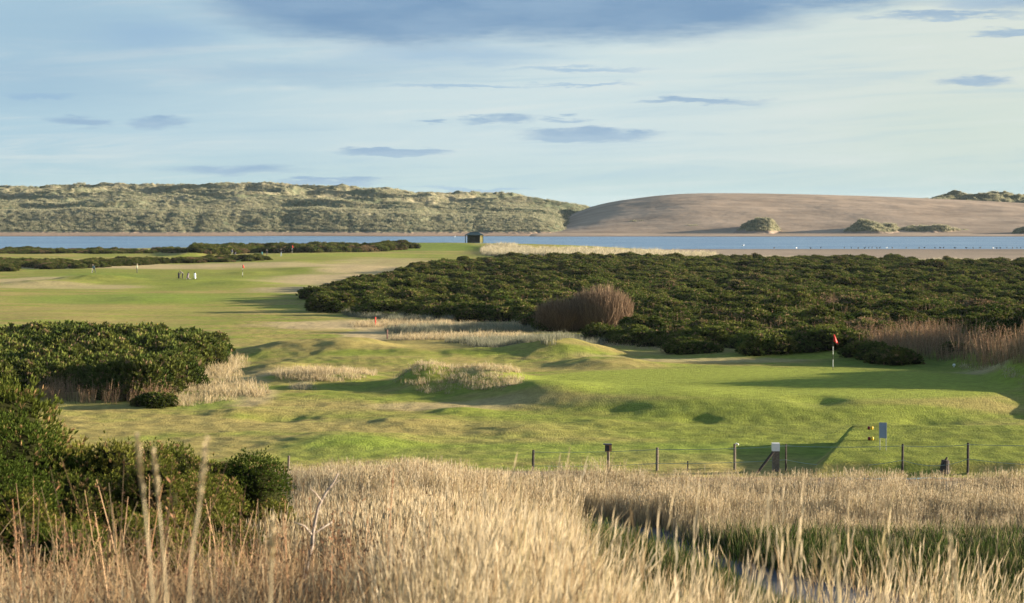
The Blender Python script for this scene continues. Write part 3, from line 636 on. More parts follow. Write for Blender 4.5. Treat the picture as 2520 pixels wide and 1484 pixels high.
# thin out far rows: they only show as tops
k = rg.random(len(gx)) < np.interp(gy, [140, 260, 400, 520], [.95, .8, .62, .55]); gx = gx[k]; gy = gy[k]
n = len(gx); hs = 1.45 * (1 + .75 * fbm(gx / 9, gy / 12, 5, 3)) * rg.uniform(.55, 1.35, n) * np.interp(gy, [140, 300, 500], [1, 1.05, 1.0])
rot, scl = rs(rg, n, hs); scl[:, :2] *= rg.uniform(1.05, 1.6, (n, 1)) 
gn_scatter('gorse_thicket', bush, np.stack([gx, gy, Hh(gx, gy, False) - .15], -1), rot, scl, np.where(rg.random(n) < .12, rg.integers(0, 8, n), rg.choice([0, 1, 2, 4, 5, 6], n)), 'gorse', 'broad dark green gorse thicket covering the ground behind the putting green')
kk = rg.random(len(gx)) < np.interp(gy, [140, 200, 300], [.16, .09, .04]) * (1 + 2 * (fbm(gx / 10, gy / 14, 88, 2) > .1)); stx = gx[kk] + .8; sty = gy[kk] - .8
# far strips on the left
STR = [('dark band of gorse along the river bank on the far left', [(-400, 624), (300, 624), (470, 622), (560, 622), (560, 616), (-400, 616)], 1.15),
       ('dark gorse strip along the river behind the far flag', [(480, 624), (620, 622), (760, 622), (900, 620), (1010, 613), (1010, 608), (900, 611), (480, 613)], 2.1),
       ('low gorse patch at the left edge in front of the far fairway', [(-300, 670), (60, 668), (150, 661), (185, 652), (60, 646), (-300, 644)], 1.5),
       ('ragged gorse line between the two far fairways', [(190, 661), (300, 655), (420, 648), (560, 645), (655, 640), (650, 635), (560, 637), (420, 640), (300, 642), (195, 648)], 1.25)]
for (lb, pp, s0) in STR:
    pl = wpoly(pp); gx, gy = scatter_poly(pl, 1.9, rg); k = (fbm(gx / 8, gy / 20, 61, 2) > -.2); gx = gx[k]; gy = gy[k]; n = len(gx)
    rot, scl = rs(rg, n, s0 * (1 + .45 * fbm(gx / 12, gy / 20, 15, 3)) * rg.uniform(.7, 1.2, n)); scl[:, :2] *= 1.2; scl[:, 2] *= .9
    gn_scatter('gorse_thicket', bush, np.stack([gx, gy, Hh(gx, gy, False) - .2], -1), rot, scl, rg.integers(0, 6, n), 'gorse', lb)
# thicket at left, middle distance
LT = wpoly([(-500, 990), (60, 975), (150, 966), (260, 968), (340, 985), (430, 960), (455, 915), (520, 885), (530, 870), (470, 862), (300, 858), (60, 862), (-500, 870)])
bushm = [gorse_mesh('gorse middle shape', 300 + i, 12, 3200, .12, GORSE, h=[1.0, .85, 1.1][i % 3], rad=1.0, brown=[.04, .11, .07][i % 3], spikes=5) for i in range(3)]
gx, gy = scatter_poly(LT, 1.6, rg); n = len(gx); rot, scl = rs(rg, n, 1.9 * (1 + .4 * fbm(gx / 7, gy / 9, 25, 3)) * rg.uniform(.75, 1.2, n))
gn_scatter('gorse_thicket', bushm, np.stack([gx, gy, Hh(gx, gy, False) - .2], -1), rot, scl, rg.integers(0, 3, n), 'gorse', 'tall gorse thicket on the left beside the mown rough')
# cover beyond the right edge that shades the green
RT = [(31.5, 110), (31.5, 119), (38, 124), (50, 122), (60, 116), (60, 108), (40, 107)]
gx, gy = scatter_poly(RT, 1.9, rg); n = len(gx); rot, scl = rs(rg, n, 1.5 * rg.uniform(.7, 1.2, n))
gn_scatter('gorse_thicket', bush, np.stack([gx, gy, Hh(gx, gy, False) - .2], -1), rot, scl, rg.integers(0, 6, n), 'gorse', 'gorse on the bank at the right edge above the green')

def single_gorse(px, py, size, label, seed, meshes, group=None, z=2.8, wide=1.15, name='gorse_bush'):
    x, y, zz = hit(px, py, 4.4 if py > 850 else z)
    o = mobj(name, meshes[seed % len(meshes)], None, (x, y, zz - .08)); size *= .88; o.scale = (size * wide * 1.35, size * wide * 1.1, size); o.rotation_euler = (0, 0, seed * 1.3); tag(o, label, 'gorse bush', group); return o
single_gorse(1262, 788, 2.4, 'rounded pale green gorse bush left of the bare brown shrub', 1, bushm, wide=1.05)
single_gorse(820, 765, 2.1, 'dark gorse bush at the left tip of the big thicket', 2, bushm, wide=1.3)
single_gorse(1255, 640, 1.9, 'small dark gorse bush standing against the marram grass', 3, bushm, wide=2.0)
single_gorse(2200, 893, 1.55, 'isolated dark gorse bush at the foot of the brown stalks', 4, bushm)
single_gorse(2130, 880, 1.3, 'low gorse bush just right of the near flag', 5, bushm)
single_gorse(385, 998, 1.0, 'small gorse bush in front of the left thicket with dry grass round it', 6, bushm)
single_gorse(1700, 868, 1.5, 'low gorse bush at the front edge behind the green', 7, bushm)
single_gorse(1885, 868, 1.7, 'gorse bush at the front edge left of the near flag', 8, bushm)
for i, px in enumerate((80, 150, 230, 310, 400, 455, 500)):
    lab = 'dark gorse bush in the back row of the left thicket'
    if i == 4: continue
    single_gorse(px, 872 + (i % 2) * 8, 2.5 + .25 * (i % 3) - (.7 if i > 4 else 0), lab, 11 + i, bushm, 'back row gorse bushes of the left thicket')
fl = single_gorse(372, 876, 2.75, 'gorse bush with yellow flowers in the left thicket', 31, bushm)
r_ = np.random.default_rng(5); n = 110; u = r_.normal(size=(n, 3)) * np.array([.16, .16, .08]) + np.array([.0, -.5, .90]); S_ = .02
dq = r_.normal(size=(n, 3)); dq /= np.linalg.norm(dq, axis=1, keepdims=True); a_, b_ = rot_to(dq)
Vf = np.stack([u - a_ * S_, u + b_ * S_, u + a_ * S_, u - b_ * S_], 1).reshape(-1, 3)
FLW = mat_plain('gorse flower', (.55, .33, .01), .6)
fo = mobj('flowers', npmesh('flowers', Vf, np.arange(n * 4).reshape(n, 4), FLW), fl); fo.rotation_euler = (0, 0, -31 * 1.3); fo['kind'] = 'stuff'

# near gorse on the left
nearg = [gorse_mesh('gorse near shape', 500 + i, 30, 62000, .019, GORSEN, h=1.0, rad=.62, brown=[.07, .16][i % 2], spikes=6, wfac=.12, lobe=(.22, .42), tall=1) for i in range(2)]
def near_gorse(x, y, size, wide, label, seed):
    z = float(Hh(x, y)); o = mobj('gorse_bush', nearg[seed % 2], None, (x, y, z - .15)); o.scale = (size * wide, size * wide * .9, size); o.rotation_euler = (0, 0, seed * 2.1); return tag(o, label, 'gorse bush')
near_gorse(-7.2, 24.5, 4.1, .95, 'tall gorse bush at the left edge of the picture', 1)
near_gorse(-5.4, 22.6, 2.85, 1.05, 'large spiny gorse bush right of the tall one at the left edge', 2)
near_gorse(-4.3, 22.0, 2.3, 1.05, 'gorse bush behind the leftmost tall blurred grass stalk', 3)
near_gorse(-3.25, 18.0, 1.5, 1.0, 'gorse bush with yellowing twigs behind the tall blurred grass stalks', 5)
near_gorse(-4.35, 16.5, 1.8, 1.2, 'low gorse bush in front of the large spiny one', 4)
near_gorse(-5.45, 32.5, 2.8, 1.05, 'gorse bush behind the dock stalks, left of the low rounded one', 5)
near_gorse(-4.55, 33.0, 2.45, 1.05, 'low rounded gorse bush by the fence post at the edge of the pale grass', 6)

# ------------------------------------------------------------------ tall dry grass on the near hill
STR_C = [(.47, .395, .27), (.42, .345, .22), (.55, .475, .34), (.26, .19, .11), (.46, .385, .255), (.36, .30, .17)]
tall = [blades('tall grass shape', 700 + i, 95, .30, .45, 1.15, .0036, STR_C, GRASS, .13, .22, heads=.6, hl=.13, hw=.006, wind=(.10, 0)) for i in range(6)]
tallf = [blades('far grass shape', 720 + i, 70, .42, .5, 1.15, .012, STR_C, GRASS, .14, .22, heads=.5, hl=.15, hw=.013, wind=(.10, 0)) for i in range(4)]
redc = [(.25, .145, .085), (.34, .23, .14), (.19, .115, .07)]
dock = [blades('dock stalk shape', 740 + i, 8, .4, .5, 1.2, .011, redc, TWIG, .12, .12, heads=0, hl=.05, hw=.011, leaf=10, headcol=(.25, .14, .08)) for i in range(3)]
tang = [blades('tangle shape', 760 + i, 34, .35, .3, .75, .010, [(.34, .235, .13), (.44, .34, .21), (.24, .16, .09)], GRASS, .5, .9, wind=(0, 0), segs=6) for i in range(3)]
short = [blades('short green grass shape', 780 + i, 60, .35, .10, .32, .013, [(.035, .065, .018), (.055, .09, .022), (.15, .145, .06), (.05, .075, .02), (.24, .20, .11)], GRASS, .35, .5, wind=(0, 0)) for i in range(3)]  # greens kept dark to carry the shade of the taller grass
# nearest belt 7..20 m
def wedge(y0, y1, s0, s1, n, rg):
    y = np.sqrt(rg.uniform(y0 * y0, y1 * y1, n)); s = rg.uniform(s0, s1, n); return s * y, y
def rd_clear(x, y, half=2.9):
    rx = np.array([p[0] for p in rp]); ry = np.array([p[1] for p in rp]); d = np.abs(y - np.interp(x, rx, ry)) ; return d > half
rg = np.random.default_rng(12)
x, y = wedge(6.5, 22, -.32, .36, 7600, rg); s = x / y
dens = np.interp(s, [-.3, -.15, -.10, -.02, .1, .3], [.8, .45, .38, .9, .7, .62]) * np.where(fbm(x / 1.5, y / 2.2, 3, 2) > -.3, 1, .45)
dens = dens * np.where(y < 10.5, .35, 1) * np.where((s > .03) & (y > 15.5), 0, 1)
k = rg.random(len(x)) < dens; x = x[k]; y = y[k]; n = len(x); s = x / y
hsc = rg.uniform(.75, 1.12, n) * (1 + .25 * fbm(x / 3, y / 3, 9, 2)) * np.interp(s, [-.25, -.1, 0, .06, .12, .3], [.48, .46, .86, .70, .60, .58]); hsc = hsc * np.where(rg.random(n) < .10, np.where(s > .05, 1.5, 1.12), 1) * (1 + .25 * vn(x / 1.1, y / 1.6, 5))
rot, scl = rs(rg, n, hsc, .05)
rot[:, 2] = rg.normal(size=n) * .5
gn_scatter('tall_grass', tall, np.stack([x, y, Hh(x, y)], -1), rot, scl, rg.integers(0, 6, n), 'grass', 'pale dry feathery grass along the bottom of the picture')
# middle belt 22..60 m: spur in the middle left
x, y = wedge(22, 71, -.30, .42, 15000, rg); s = x / y
rc = rd_clear(x, y)
m = np.interp(s, [-.3, -.16, -.11, 0, .05, .08, .4], [.7, .7, 1, 1, .95, .9, .9])
sb = s + .012 * vn(x / 2, y / 3, 6); m = m * np.where((sb > .035) & (y < 55.5 + 2.5 * vn(x / 4, y * 0, 3)), .0, 1)          # the slope down to the road on the right stays green
m = m * np.where(rc, 1, 0)
m = m * np.where((s < -.11) & (y > 50), .6, 1)
m = m * np.where(fbm(x / 3, y / 4, 13, 2) > -.38, 1, .3)
trk = np.abs(y - np.interp(x, [6, 14, 24, 34, 48], [72.2, 72.8, 72.6, 71.5, 69])) < 1.9; m = m * np.where(trk & (x > 6), 0, 1)
m = m * np.where(np.hypot((x - 24) / 6, (y - 66) / 4) < 1, .25, 1)
k = rg.random(len(x)) < m; x = x[k]; y = y[k]; n = len(x); s = x / y
hsc = rg.uniform(.75, 1.15, n) * (1 + .3 * fbm(x / 4, y / 4, 19, 2)) * np.interp(s, [-.2, -.12, -.05, .02, .1, .4], [.7, .9, 1.1, 1.15, 1.0, .95]) * np.where(y > 64, .8, 1) * np.where(s > .03, np.interp(y, [55, 65], [.25, 1]), 1)
rot, scl = rs(rg, n, hsc, .05); rot[:, 2] = rg.normal(size=n) * .5
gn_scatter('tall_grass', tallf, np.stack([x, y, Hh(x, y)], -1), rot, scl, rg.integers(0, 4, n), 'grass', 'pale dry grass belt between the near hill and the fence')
# short green verge along the road, its shade put into the dark greens
x, y = wedge(26, 60, .02, .42, 9000, rg); k = (rg.random(len(x)) < .9) & rd_clear(x, y, 2.6); x = x[k]; y = y[k]; n = len(x)
rot, scl = rs(rg, n, rg.uniform(.8, 1.5, n) * (1 + 1.3 * sst(52, 57, y)), .1)
gn_scatter('verge_grass', short, np.stack([x, y, Hh(x, y)], -1), rot, scl, rg.integers(0, 3, n), 'grass', 'short green grass beside the road')
# dock stalks and tangle on the left
x, y = wedge(9, 50, -.30, -.055, 1500, rg); k = rg.random(len(x)) < .8; x = x[k]; y = y[k]; n = len(x)
rot, scl = rs(rg, n, rg.uniform(.7, 1.15, n), .06)
gn_scatter('dock_stalks', dock, np.stack([x, y, Hh(x, y)], -1), rot, scl, rg.integers(0, 3, n), 'dead stalks', 'reddish brown dead dock stalks among the grass at left')
x, y = wedge(8, 40, -.30, 0.0, 5200, rg); n = len(x); rot, scl = rs(rg, n, rg.uniform(.7, 1.3, n), .2)
gn_scatter('bramble_tangle', tang, np.stack([x, y, Hh(x, y)], -1), rot, scl, rg.integers(0, 3, n), 'undergrowth', 'tangled dead brown undergrowth at the lower left')

# ------------------------------------------------------------------ rough grass patches on the course
RC = [(.50, .41, .26), (.58, .49, .33), (.40, .32, .18)]
rough = [blades('rough grass shape', 800 + i, 40, .5, .14, .42, .028, RC, GRASS, .3, .5, wind=(.05, 0)) for i in range(3)]
GRC = [(.24, .24, .17), (.32, .31, .23), (.17, .18, .11)]
grey = [blades('grey grass shape', 810 + i, 40, .5, .35, .85, .04, GRC, GRASS, .22, .4, wind=(0, 0)) for i in range(3)]
def rough_patch(pp, spacing, size, meshes, label, z=4.4, name='rough_grass', th=-.25):
    rr = np.random.default_rng(int(abs(pp[0][0]) + pp[0][1])); pl = wpoly(pp); gx, gy = scatter_poly(pl, spacing, rr, lambda a, b: np.where(fbm(a / 1.7, b / 2.2, 3, 2) > th, .92, .25)); n = len(gx)
    if n == 0: return
    rot, scl = rs(rr, n, size * rr.uniform(.5, 1.3, n), .12); gn_scatter(name, meshes, np.stack([gx, gy, Hh(gx, gy)], -1), rot, scl, rr.integers(0, len(meshes), n), 'grass', label)
rough_patch([(665, 922), (700, 912), (800, 908), (900, 916), (925, 924), (880, 938), (760, 940), (690, 934)], .42, .95, rough, 'dry grass tuft bank left of the double mound', th=-.2)
rough_patch([(975, 945), (1000, 925), (1060, 915), (1110, 925), (1230, 918), (1290, 940), (1260, 958), (1150, 968), (1040, 965)], .42, .75, rough, 'dry grass covering the double mound left of the green', th=-.12)
rough_patch([(725, 952), (755, 950), (765, 960), (730, 962)], .4, .9, rough, 'small dry grass tuft in the hollow below the long grass bank')
rough_patch([(500, 905), (550, 880), (600, 885), (575, 930), (650, 968), (600, 985), (520, 990), (430, 1003), (400, 990), (450, 950)], .6, 1.25, rough, 'bleached grass at the right end of the left thicket', th=-.02)
rough_patch([(860, 795), (1000, 788), (1150, 797), (1320, 800), (1310, 806), (1150, 805), (960, 804), (870, 806)], .6, 1.1, rough, 'straw coloured grass strip by the red stake')
rough_patch([(950, 812), (1000, 806), (1200, 805), (1330, 806), (1330, 818), (1150, 820), (960, 824)], .6, .7, grey, 'grey green rushes in the dip behind the dark stake')
rough_patch([(960, 828), (1100, 824), (1300, 824), (1320, 832), (1150, 838), (970, 838)], .55, 1.1, rough, 'straw coloured grass strip in front of the rushes')
rough_patch([(1090, 842), (1200, 836), (1400, 832), (1500, 848), (1350, 856), (1180, 858)], .6, .75, grey, 'grey green rushes behind the row of green mounds')
rough_patch([(840, 765), (900, 772), (1000, 782), (1130, 786), (1130, 792), (960, 790), (850, 778)], .7, .7, grey, 'grey grass along the foot of the big thicket')
mar = [blades('marram shape', 820 + i, 44, .8, .5, 1.2, .07, [(.46, .41, .29), (.38, .35, .23), (.52, .47, .35)], GRASS, .25, .4, wind=(.05, 0)) for i in range(3)]
rough_patch([(1200, 607), (1225, 604), (1265, 605), (1300, 612), (1360, 624), (1320, 632), (1250, 632), (1190, 628), (1185, 616)], 1.3, 1.15, mar, 'pale marram grass on the headland beside the shelter', name='marram_grass')
rough_patch([(1300, 632), (1340, 622), (1480, 622), (1640, 626), (1760, 632), (1760, 638), (1600, 638), (1400, 638)], 1.4, 1.5, mar, 'pale marram strip between the thicket and the river', name='marram_grass')
rough_patch([(1700, 640), (2000, 642), (2300, 648), (2520, 654), (2700, 658), (2700, 654), (2400, 646), (2000, 638), (1720, 634)], 2.2, 1.0, mar, 'pale marram fringe along the edge of the sand flats', name='marram_grass')
TC = [(.27, .29, .19), (.36, .35, .235), (.47, .43, .31), (.19, .22, .145), (.40, .375, .26)]
tus = [blades('tussock shape', 850 + i, 26, .75, .35, 1.05, .13, TC[i % 5:] + TC[:1], GRASS, .45, .6, wind=(0, 0), segs=3) for i in range(5)]
rg = np.random.default_rng(77); n = 60000; dY = 912 + 360 * rg.random(n) ** 1.5; dX = np.tan(np.radians(rg.uniform(-17, 2.6, n))) * dY; dZ = dune_left(dX, dY)
g1 = dune_left(dX, dY + 3) ; k = (dZ > 2.2) & (g1 > dZ - 1.2) & (fbm(dX / 5, dY / 6, 6, 3) + rg.uniform(-.3, .3, n) > -.18); dX = dX[k]; dY = dY[k]; dZ = dZ[k]; n = len(dX)
rot, scl = rs(rg, n, rg.uniform(.6, 1.35, n))
gn_scatter('marram_tussocks', tus, np.stack([dX, dY, dZ - .15], -1), rot, scl, rg.integers(0, 5, n), 'grass', 'marram tussocks covering the dunes across the river')
KP = np.concatenate(KN); n = len(KP); rot, scl = rs(rg, n, rg.uniform(.6, 1.2, n))
gn_scatter('marram_tussocks', tus, KP - np.array([0, 0, .15]), rot, scl, rg.integers(1, 3, n), 'grass', 'marram grass on the small knolls in front of the bare sand dune')
# brown dead stalks at right and in the left thicket
brn = [blades('brown stalk shape', 830 + i, 26, .8, .5, 1.6, .028, [(.28, .18, .11), (.38, .28, .18), (.20, .125, .08), (.16, .15, .07)], TWIG, .14, .15, hl=.13, hw=.02, leaf=9, headcol=(.36, .23, .14)) for i in range(3)]
n = len(stx); rot, scl = rs(rng, n, rng.uniform(.7, 1.15, n)); scl[:, 2] *= 1.15
gn_scatter('dead_stalks', brn, np.stack([stx, sty, Hh(stx, sty)], -1), rot, scl, rng.integers(0, 3, n), 'dead stalks', 'scattered brown dead stalks poking out of the big gorse thicket')
rough_patch([(2080, 850), (2150, 838), (2300, 835), (2400, 850), (2520, 862), (2900, 870), (2900, 905), (2520, 905), (2400, 903), (2300, 885), (2150, 872)], .75, 1.0, brn, 'tall brown dead willowherb stalks behind the right end of the green', name='dead_stalks', th=-.02)
rough_patch([(85, 990), (240, 994), (340, 1000), (420, 992), (420, 975), (240, 972), (90, 970)], .55, .72, brn, 'reddish dead stalks along the foot of the left thicket', name='dead_stalks', th=-.02)
rough_patch([(1960, 780), (2040, 782), (2110, 780), (2110, 768), (2040, 766), (1970, 770)], 1.0, 1.2, brn, 'patch of brown dead stalks inside the big thicket', name='dead_stalks')
rough_patch([(1880, 862), (1960, 862), (2000, 864), (2000, 858), (1880, 856)], .8, .85, brn, 'short row of dead stalks at the thicket edge left of the near flag', name='dead_stalks')
rough_patch([(2330, 905), (2400, 910), (2480, 930), (2540, 950), (2600, 940), (2480, 905), (2380, 895)], .5, .7, rough, 'bleached grass on the bank at the right end of the green')
rough_patch([(1400, 848), (1560, 858), (1700, 866), (1700, 860), (1560, 850), (1420, 842)], .8, .8, rough, 'dry grass fringe at the foot of the thicket behind the big mound')

# ------------------------------------------------------------------ bare brown shrubs
def bare_shrub(px, py, wid, hgt, n, label, seed):
    x, y, z = hit(px, py, 3.6); r = np.random.default_rng(seed); root = empty('bare_shrub', (x, y, z)); tag(root, label, 'shrub')
    mb = MB()
    for i in range(14):
        a = r.uniform(0, 2 * pi); q = r.uniform(.3, .75) * wid * .5
        mb.tube([(cos(a) * .3 * q, sin(a) * .3 * q, -.1), (cos(a) * .6 * q, sin(a) * .6 * q, hgt * .35), (cos(a) * q, sin(a) * q, hgt * .75)], [.05, .035, .015], 5)
    mb.build('trunk', BARK, root)
    V = []; F = []; col = []
    th = r.uniform(0, 2 * pi, n); q = np.sqrt(r.random(n)) * .42; top = np.sqrt(np.maximum(0, 1 - (q / .5) ** 2 * .75)) * hgt * r.uniform(.55, 1.0, n)
    bx = np.cos(th) * q * wid; by = np.sin(th) * q * wid
    p0 = np.stack([bx * .62, by * .62, top * r.uniform(.05, .5, n)], -1) + r.normal(size=(n, 3)) * .1; p1 = np.stack([bx * .95, by * .95, top * .62], -1) + r.normal(size=(n, 3)) * .22; p2 = np.stack([bx * 1.1, by * 1.1, top], -1) + r.normal(size=(n, 3)) * .15
    sd_ = r.normal(size=(n, 3)); sd_[:, 2] = 0; sd_ /= np.linalg.norm(sd_, axis=1, keepdims=True)
    V = np.concatenate([p0 - sd_ * .022, p0 + sd_ * .022, p1 - sd_ * .018, p1 + sd_ * .018, p2 - sd_ * .008, p2 + sd_ * .008]); i = np.arange(n)
    F = np.concatenate([np.stack([i, i + n, i + 3 * n, i + 2 * n], -1), np.stack([i + 2 * n, i + 3 * n, i + 5 * n, i + 4 * n], -1)])
    c = np.array([.21, .15, .10])[None] * r.uniform(.6, 1.5, (n, 1)); c = np.tile(c, (6, 1))
    mobj('crown', npmesh('crown', V, F, TWIG, c), root)
BARK = mat_plain('grey brown bark', (.13, .10, .08), .9, .3, 12)
bare_shrub(1480, 815, 6.2, 4.2, 5200, 'large rounded bare reddish brown shrub in the gorse, the taller of the pair', 4)
bare_shrub(1385, 815, 5.4, 3.1, 4200, 'lower bare brown shrub, left of the pair in the gorse', 5)

# bare sapling in front and the blurred stalks close to the camera
def at(px, py, d): return Vector(((px / 2.461 - 512) / FPX * d, d, CZ - (py / 2.461 - HV) / FPX * d))
STK = mat_plain('dry stalk', (.50, .42, .27), .8, .2, 20)
def stalk(pts, d, r0, label, grp=None):
    P_ = [at(a, b, d) for a, b in pts]; g0 = P_[0].copy(); zb = float(Hh(g0.x, g0.y)); base = Vector((g0.x + .05, g0.y, zb - .02)); P_ = [base] + P_
    root = empty('grass_stalk', base); tag(root, label, 'grass stalk', grp)
    Q = [p - base for p in P_]; m = MB(); m.tube(Q, [r0 * .9] * (len(Q) - 1) + [r0 * .5], 6); m.build('stem', STK, root, smooth=True)
    tip = Q[-1]; dr = (Q[-1] - Q[-2]).normalized(); rr = random.Random(int(pts[0][0])); m = MB()
    for k in range(70):
        f = rr.random(); c = tip + dr * (.10 * f - .04); o = Vector((rr.gauss(0, 1), rr.gauss(0, 1), rr.gauss(0, 1))).normalized() * (.0035 + .0035 * sin(pi * f)); e = c + o + dr * .016; s_ = dr.cross(o).normalized() * .0016
        m.add([c - s_, c + s_, e + s_, e - s_], [(0, 1, 2, 3)])
    m.build('seed_head', STK, root)
stalk([(378, 1500), (370, 1400), (358, 1270), (348, 1175)], 3.4, .0022, 'tall blurred dry stalk, leftmost of the three in front of the gorse')
stalk([(412, 1500), (403, 1380), (393, 1270), (386, 1190)], 3.8, .002, 'tall blurred dry stalk, middle one of the three in front of the gorse')
stalk([(462, 1500), (472, 1350), (488, 1260), (497, 1185)], 3.2, .0022, 'tall blurred dry stalk leaning right, rightmost of the three in front of the gorse')
stalk([(664, 1500), (667, 1420), (669, 1370)], 3.6, .002, 'short blurred stalk between the gorse and the bare sapling')
stalk([(2065, 1500), (2060, 1420), (2058, 1400)], 4.0, .0034, 'blurred grass stalk in front of the shaded verge, left one of two')
stalk([(2360, 1500), (2352, 1420), (2349, 1400)], 4.0, .0034, 'blurred grass stalk in front of the shaded verge, right one of two')
def sapling():
    d = 11.5; root = empty('bare_sapling', at(740, 1470, d)); tag(root, 'leafless grey sapling with forked branches rising out of the brown undergrowth', 'sapling'); o = at(740, 1470, d); m = MB()
    def br(pts, r0, r1): n = len(pts); m.tube([at(a, b, d + c) - o for a, b, c in pts], [r0 + (r1 - r0) * i / (n - 1) for i in range(n)], 6)
    br([(736, 1530, 0), (742, 1455, 0), (755, 1390, .02), (768, 1340, 0), (770, 1310, 0), (782, 1250, .03), (800, 1215, .05), (822, 1185, .08), (832, 1165, .1)], .017, .004)
    br([(769, 1318, 0), (750, 1295, -.05), (725, 1285, -.1)], .007, .003); br([(770, 1315, 0), (800, 1295, .1), (822, 1282, .15)], .007, .003)
    br([(790, 1232, 0), (775, 1212, -.1), (760, 1200, -.15)], .005, .002); br([(808, 1205, .05), (825, 1190, .1), (836, 1180, .1)], .004, .002)
    m.build('trunk', mat_plain('sapling bark', (.30, .25, .21), .9, .3, 40), root, smooth=True)
sapling()

# ------------------------------------------------------------------ fence along the course
WOODD = mat_plain('dark weathered wood', (.06, .05, .045), .9, .35, 14); WOOD = mat_plain('grey weathered wood', (.17, .14, .11), .9, .3, 14)
WHITE = mat_plain('white paint', (.80, .80, .78), .5, .06, 8); WIRE = mat_plain('galvanised wire', (.30, .40, .36), .5, .1, 8, .2)
def fence():
    root = empty('wire_fence', (12, 77, float(Hh(12, 77)))); tag(root, 'low post and wire fence between the dry grass and the course', 'fence'); ox = Vector(root.location)
    posts = [(710, 1122, WOOD, .05), (1120, 1150, WOOD, .05), (1312, 1108, WOODD, .05), (1617, 1102, WOOD, .055), (1692, 1135, WOOD, .03), (1934, 1093, WOODD, .035), (2221, 1093, WOODD, .045), (2382, 1090, WOODD, .05), (2800, 1090, WOODD, .05)]
    tops = []
    for (px, py, mt, r) in posts:
        d = 77.3 if px < 2200 else 75.8; p = at(px, py, d); gz = float(Hh(p.x, p.y)); m = MB(); h = p.z - gz + .3
        m.tube([(0, 0, 0), (0, 0, h * .5), (.01, 0, h)], [r * 1.05, r, r * .96], 9); m.tube([(.01, 0, h - .002), (.01, 0, h + .012)], [r * .9, r * .5], 9)
        m.build('post', mt, root, (p.x - ox.x, p.y - ox.y, gz - .3 - ox.z)); tops.append(p)
    def wire(a, b, dz, sag):
        pts = []
        for i in range(13):
            f = i / 12; p = tops[a].lerp(tops[b], f); p = Vector((p.x, p.y - .05, p.z - dz - sag * 4 * f * (1 - f))); pts.append(p - ox)
        m = MB(); m.tube(pts, .009, 5); m.build('wire', WIRE, root)
    for (a, b) in [(2, 3), (3, 5), (5, 6), (6, 7), (7, 8)]:
        wire(a, b, .06, .05); wire(a, b, .60, .24 if a >= 5 else .05)
    # strainer post, white topped, with its brace
    p = at(1909, 1090, 77.0); gz = float(Hh(p.x, p.y)); h = p.z - gz; q = Vector((p.x, p.y, gz)) - ox
    m = MB(); m.box((0, 0, h * .5 - .15), (.26, .26, h - .0)); s_ = m.build('strainer_post', WOOD, root, q); s_['label'] = 'thick square strainer post with a white painted top'
    m = MB(); m.box((0, 0, h - .15 - .004), (.285, .285, .30)); m.build('white_cap', WHITE, s_)
    m = MB(); a = at(1903, 1112, 76.7) - ox; b = at(1868, 1158, 76.7) - ox; m.tube([a, b + (b - a) * .35], .05, 8); m.build('brace', WOODD, root)
fence()
def marker_box():
    x, y, d = 0, 0, 76.4; p = at(1497, 1101, d); gz = float(Hh(p.x, p.y)); root = empty('box_on_post', (p.x, p.y, gz)); tag(root, 'small wooden box with a dark front on a grey post by the fence', 'box on post'); h = p.z - gz
    m = MB(); m.tube([(0, 0, -.3), (0, 0, h - .12)], .055, 10); m.build('post', WOOD, root)
    bx = MB(); bx.box((.0, 0, h - .02), (.25, .2, .26)); body = bx.build('box', mat_plain('orange brown wood', (.42, .22, .12), .8, .2, 9), root)
    m = MB(); m.box((-.05, -.11, h - .02), (.16, .012, .22)); m.build('opening_panel', mat_plain('dark opening', (.03, .03, .04), .6), body)  # dark slab on a closed box, standing for its unlit opening
    m = MB(); m.box((-.03, 0, h + .125), (.32, .27, .025)); m.build('lid', mat_plain('dark felt', (.05, .06, .09), .8), body)
marker_box()
def pole_hook():
    p = at(1808, 1092, 77.6); gz = float(Hh(p.x, p.y)); h = p.z - gz; root = empty('marker_pole', (p.x, p.y, gz)); tag(root, 'thin grey pole with a white hooked top left of the white capped post', 'pole')
    m = MB(); m.tube([(0, 0, -.3), (0, 0, h)], .05, 8); m.build('pole', WOOD, root)
    m = MB(); m.tube([(.03, -.06, h - .02), (.05, -.06, h + .02), (.11, -.06, h + .01), (.14, -.06, h - .05)], .025, 6); m.build('hook', WHITE, root)
pole_hook()
# water pipe lying by the fence, and a stump
m = MB(); pts = []
for i in range(14):
    px = 2085 + i * 19; y = 74.3 + .12 * sin(i * 1.3) + .02 * i; x = (px / 2.461 - 512) / FPX * y; z = float(Hh(x, y)); pts.append((x, y, z + .09))
tag(m_ := (lambda b: (b.tube(pts, .035, 6), b.build('hose', mat_plain('pale blue plastic', (.22, .42, .50), .4), None, smooth=True))[1])(MB()), 'pale blue plastic water pipe lying on the earth by the fence', 'pipe')
x, y, z = hit(2325, 1166, 4.6); m = MB(); m.tube([(0, 0, -.1), (0, 0, .15), (.03, 0, .42)], [.2, .17, .15], 11); m.tube([(.03, 0, .40), (.1, .05, .52)], [.06, .03], 6)
tag(m.build('tree_stump', WOODD, None, (x, y, z)), 'dark broken tree stump at the edge of the track near the right fence posts', 'stump')

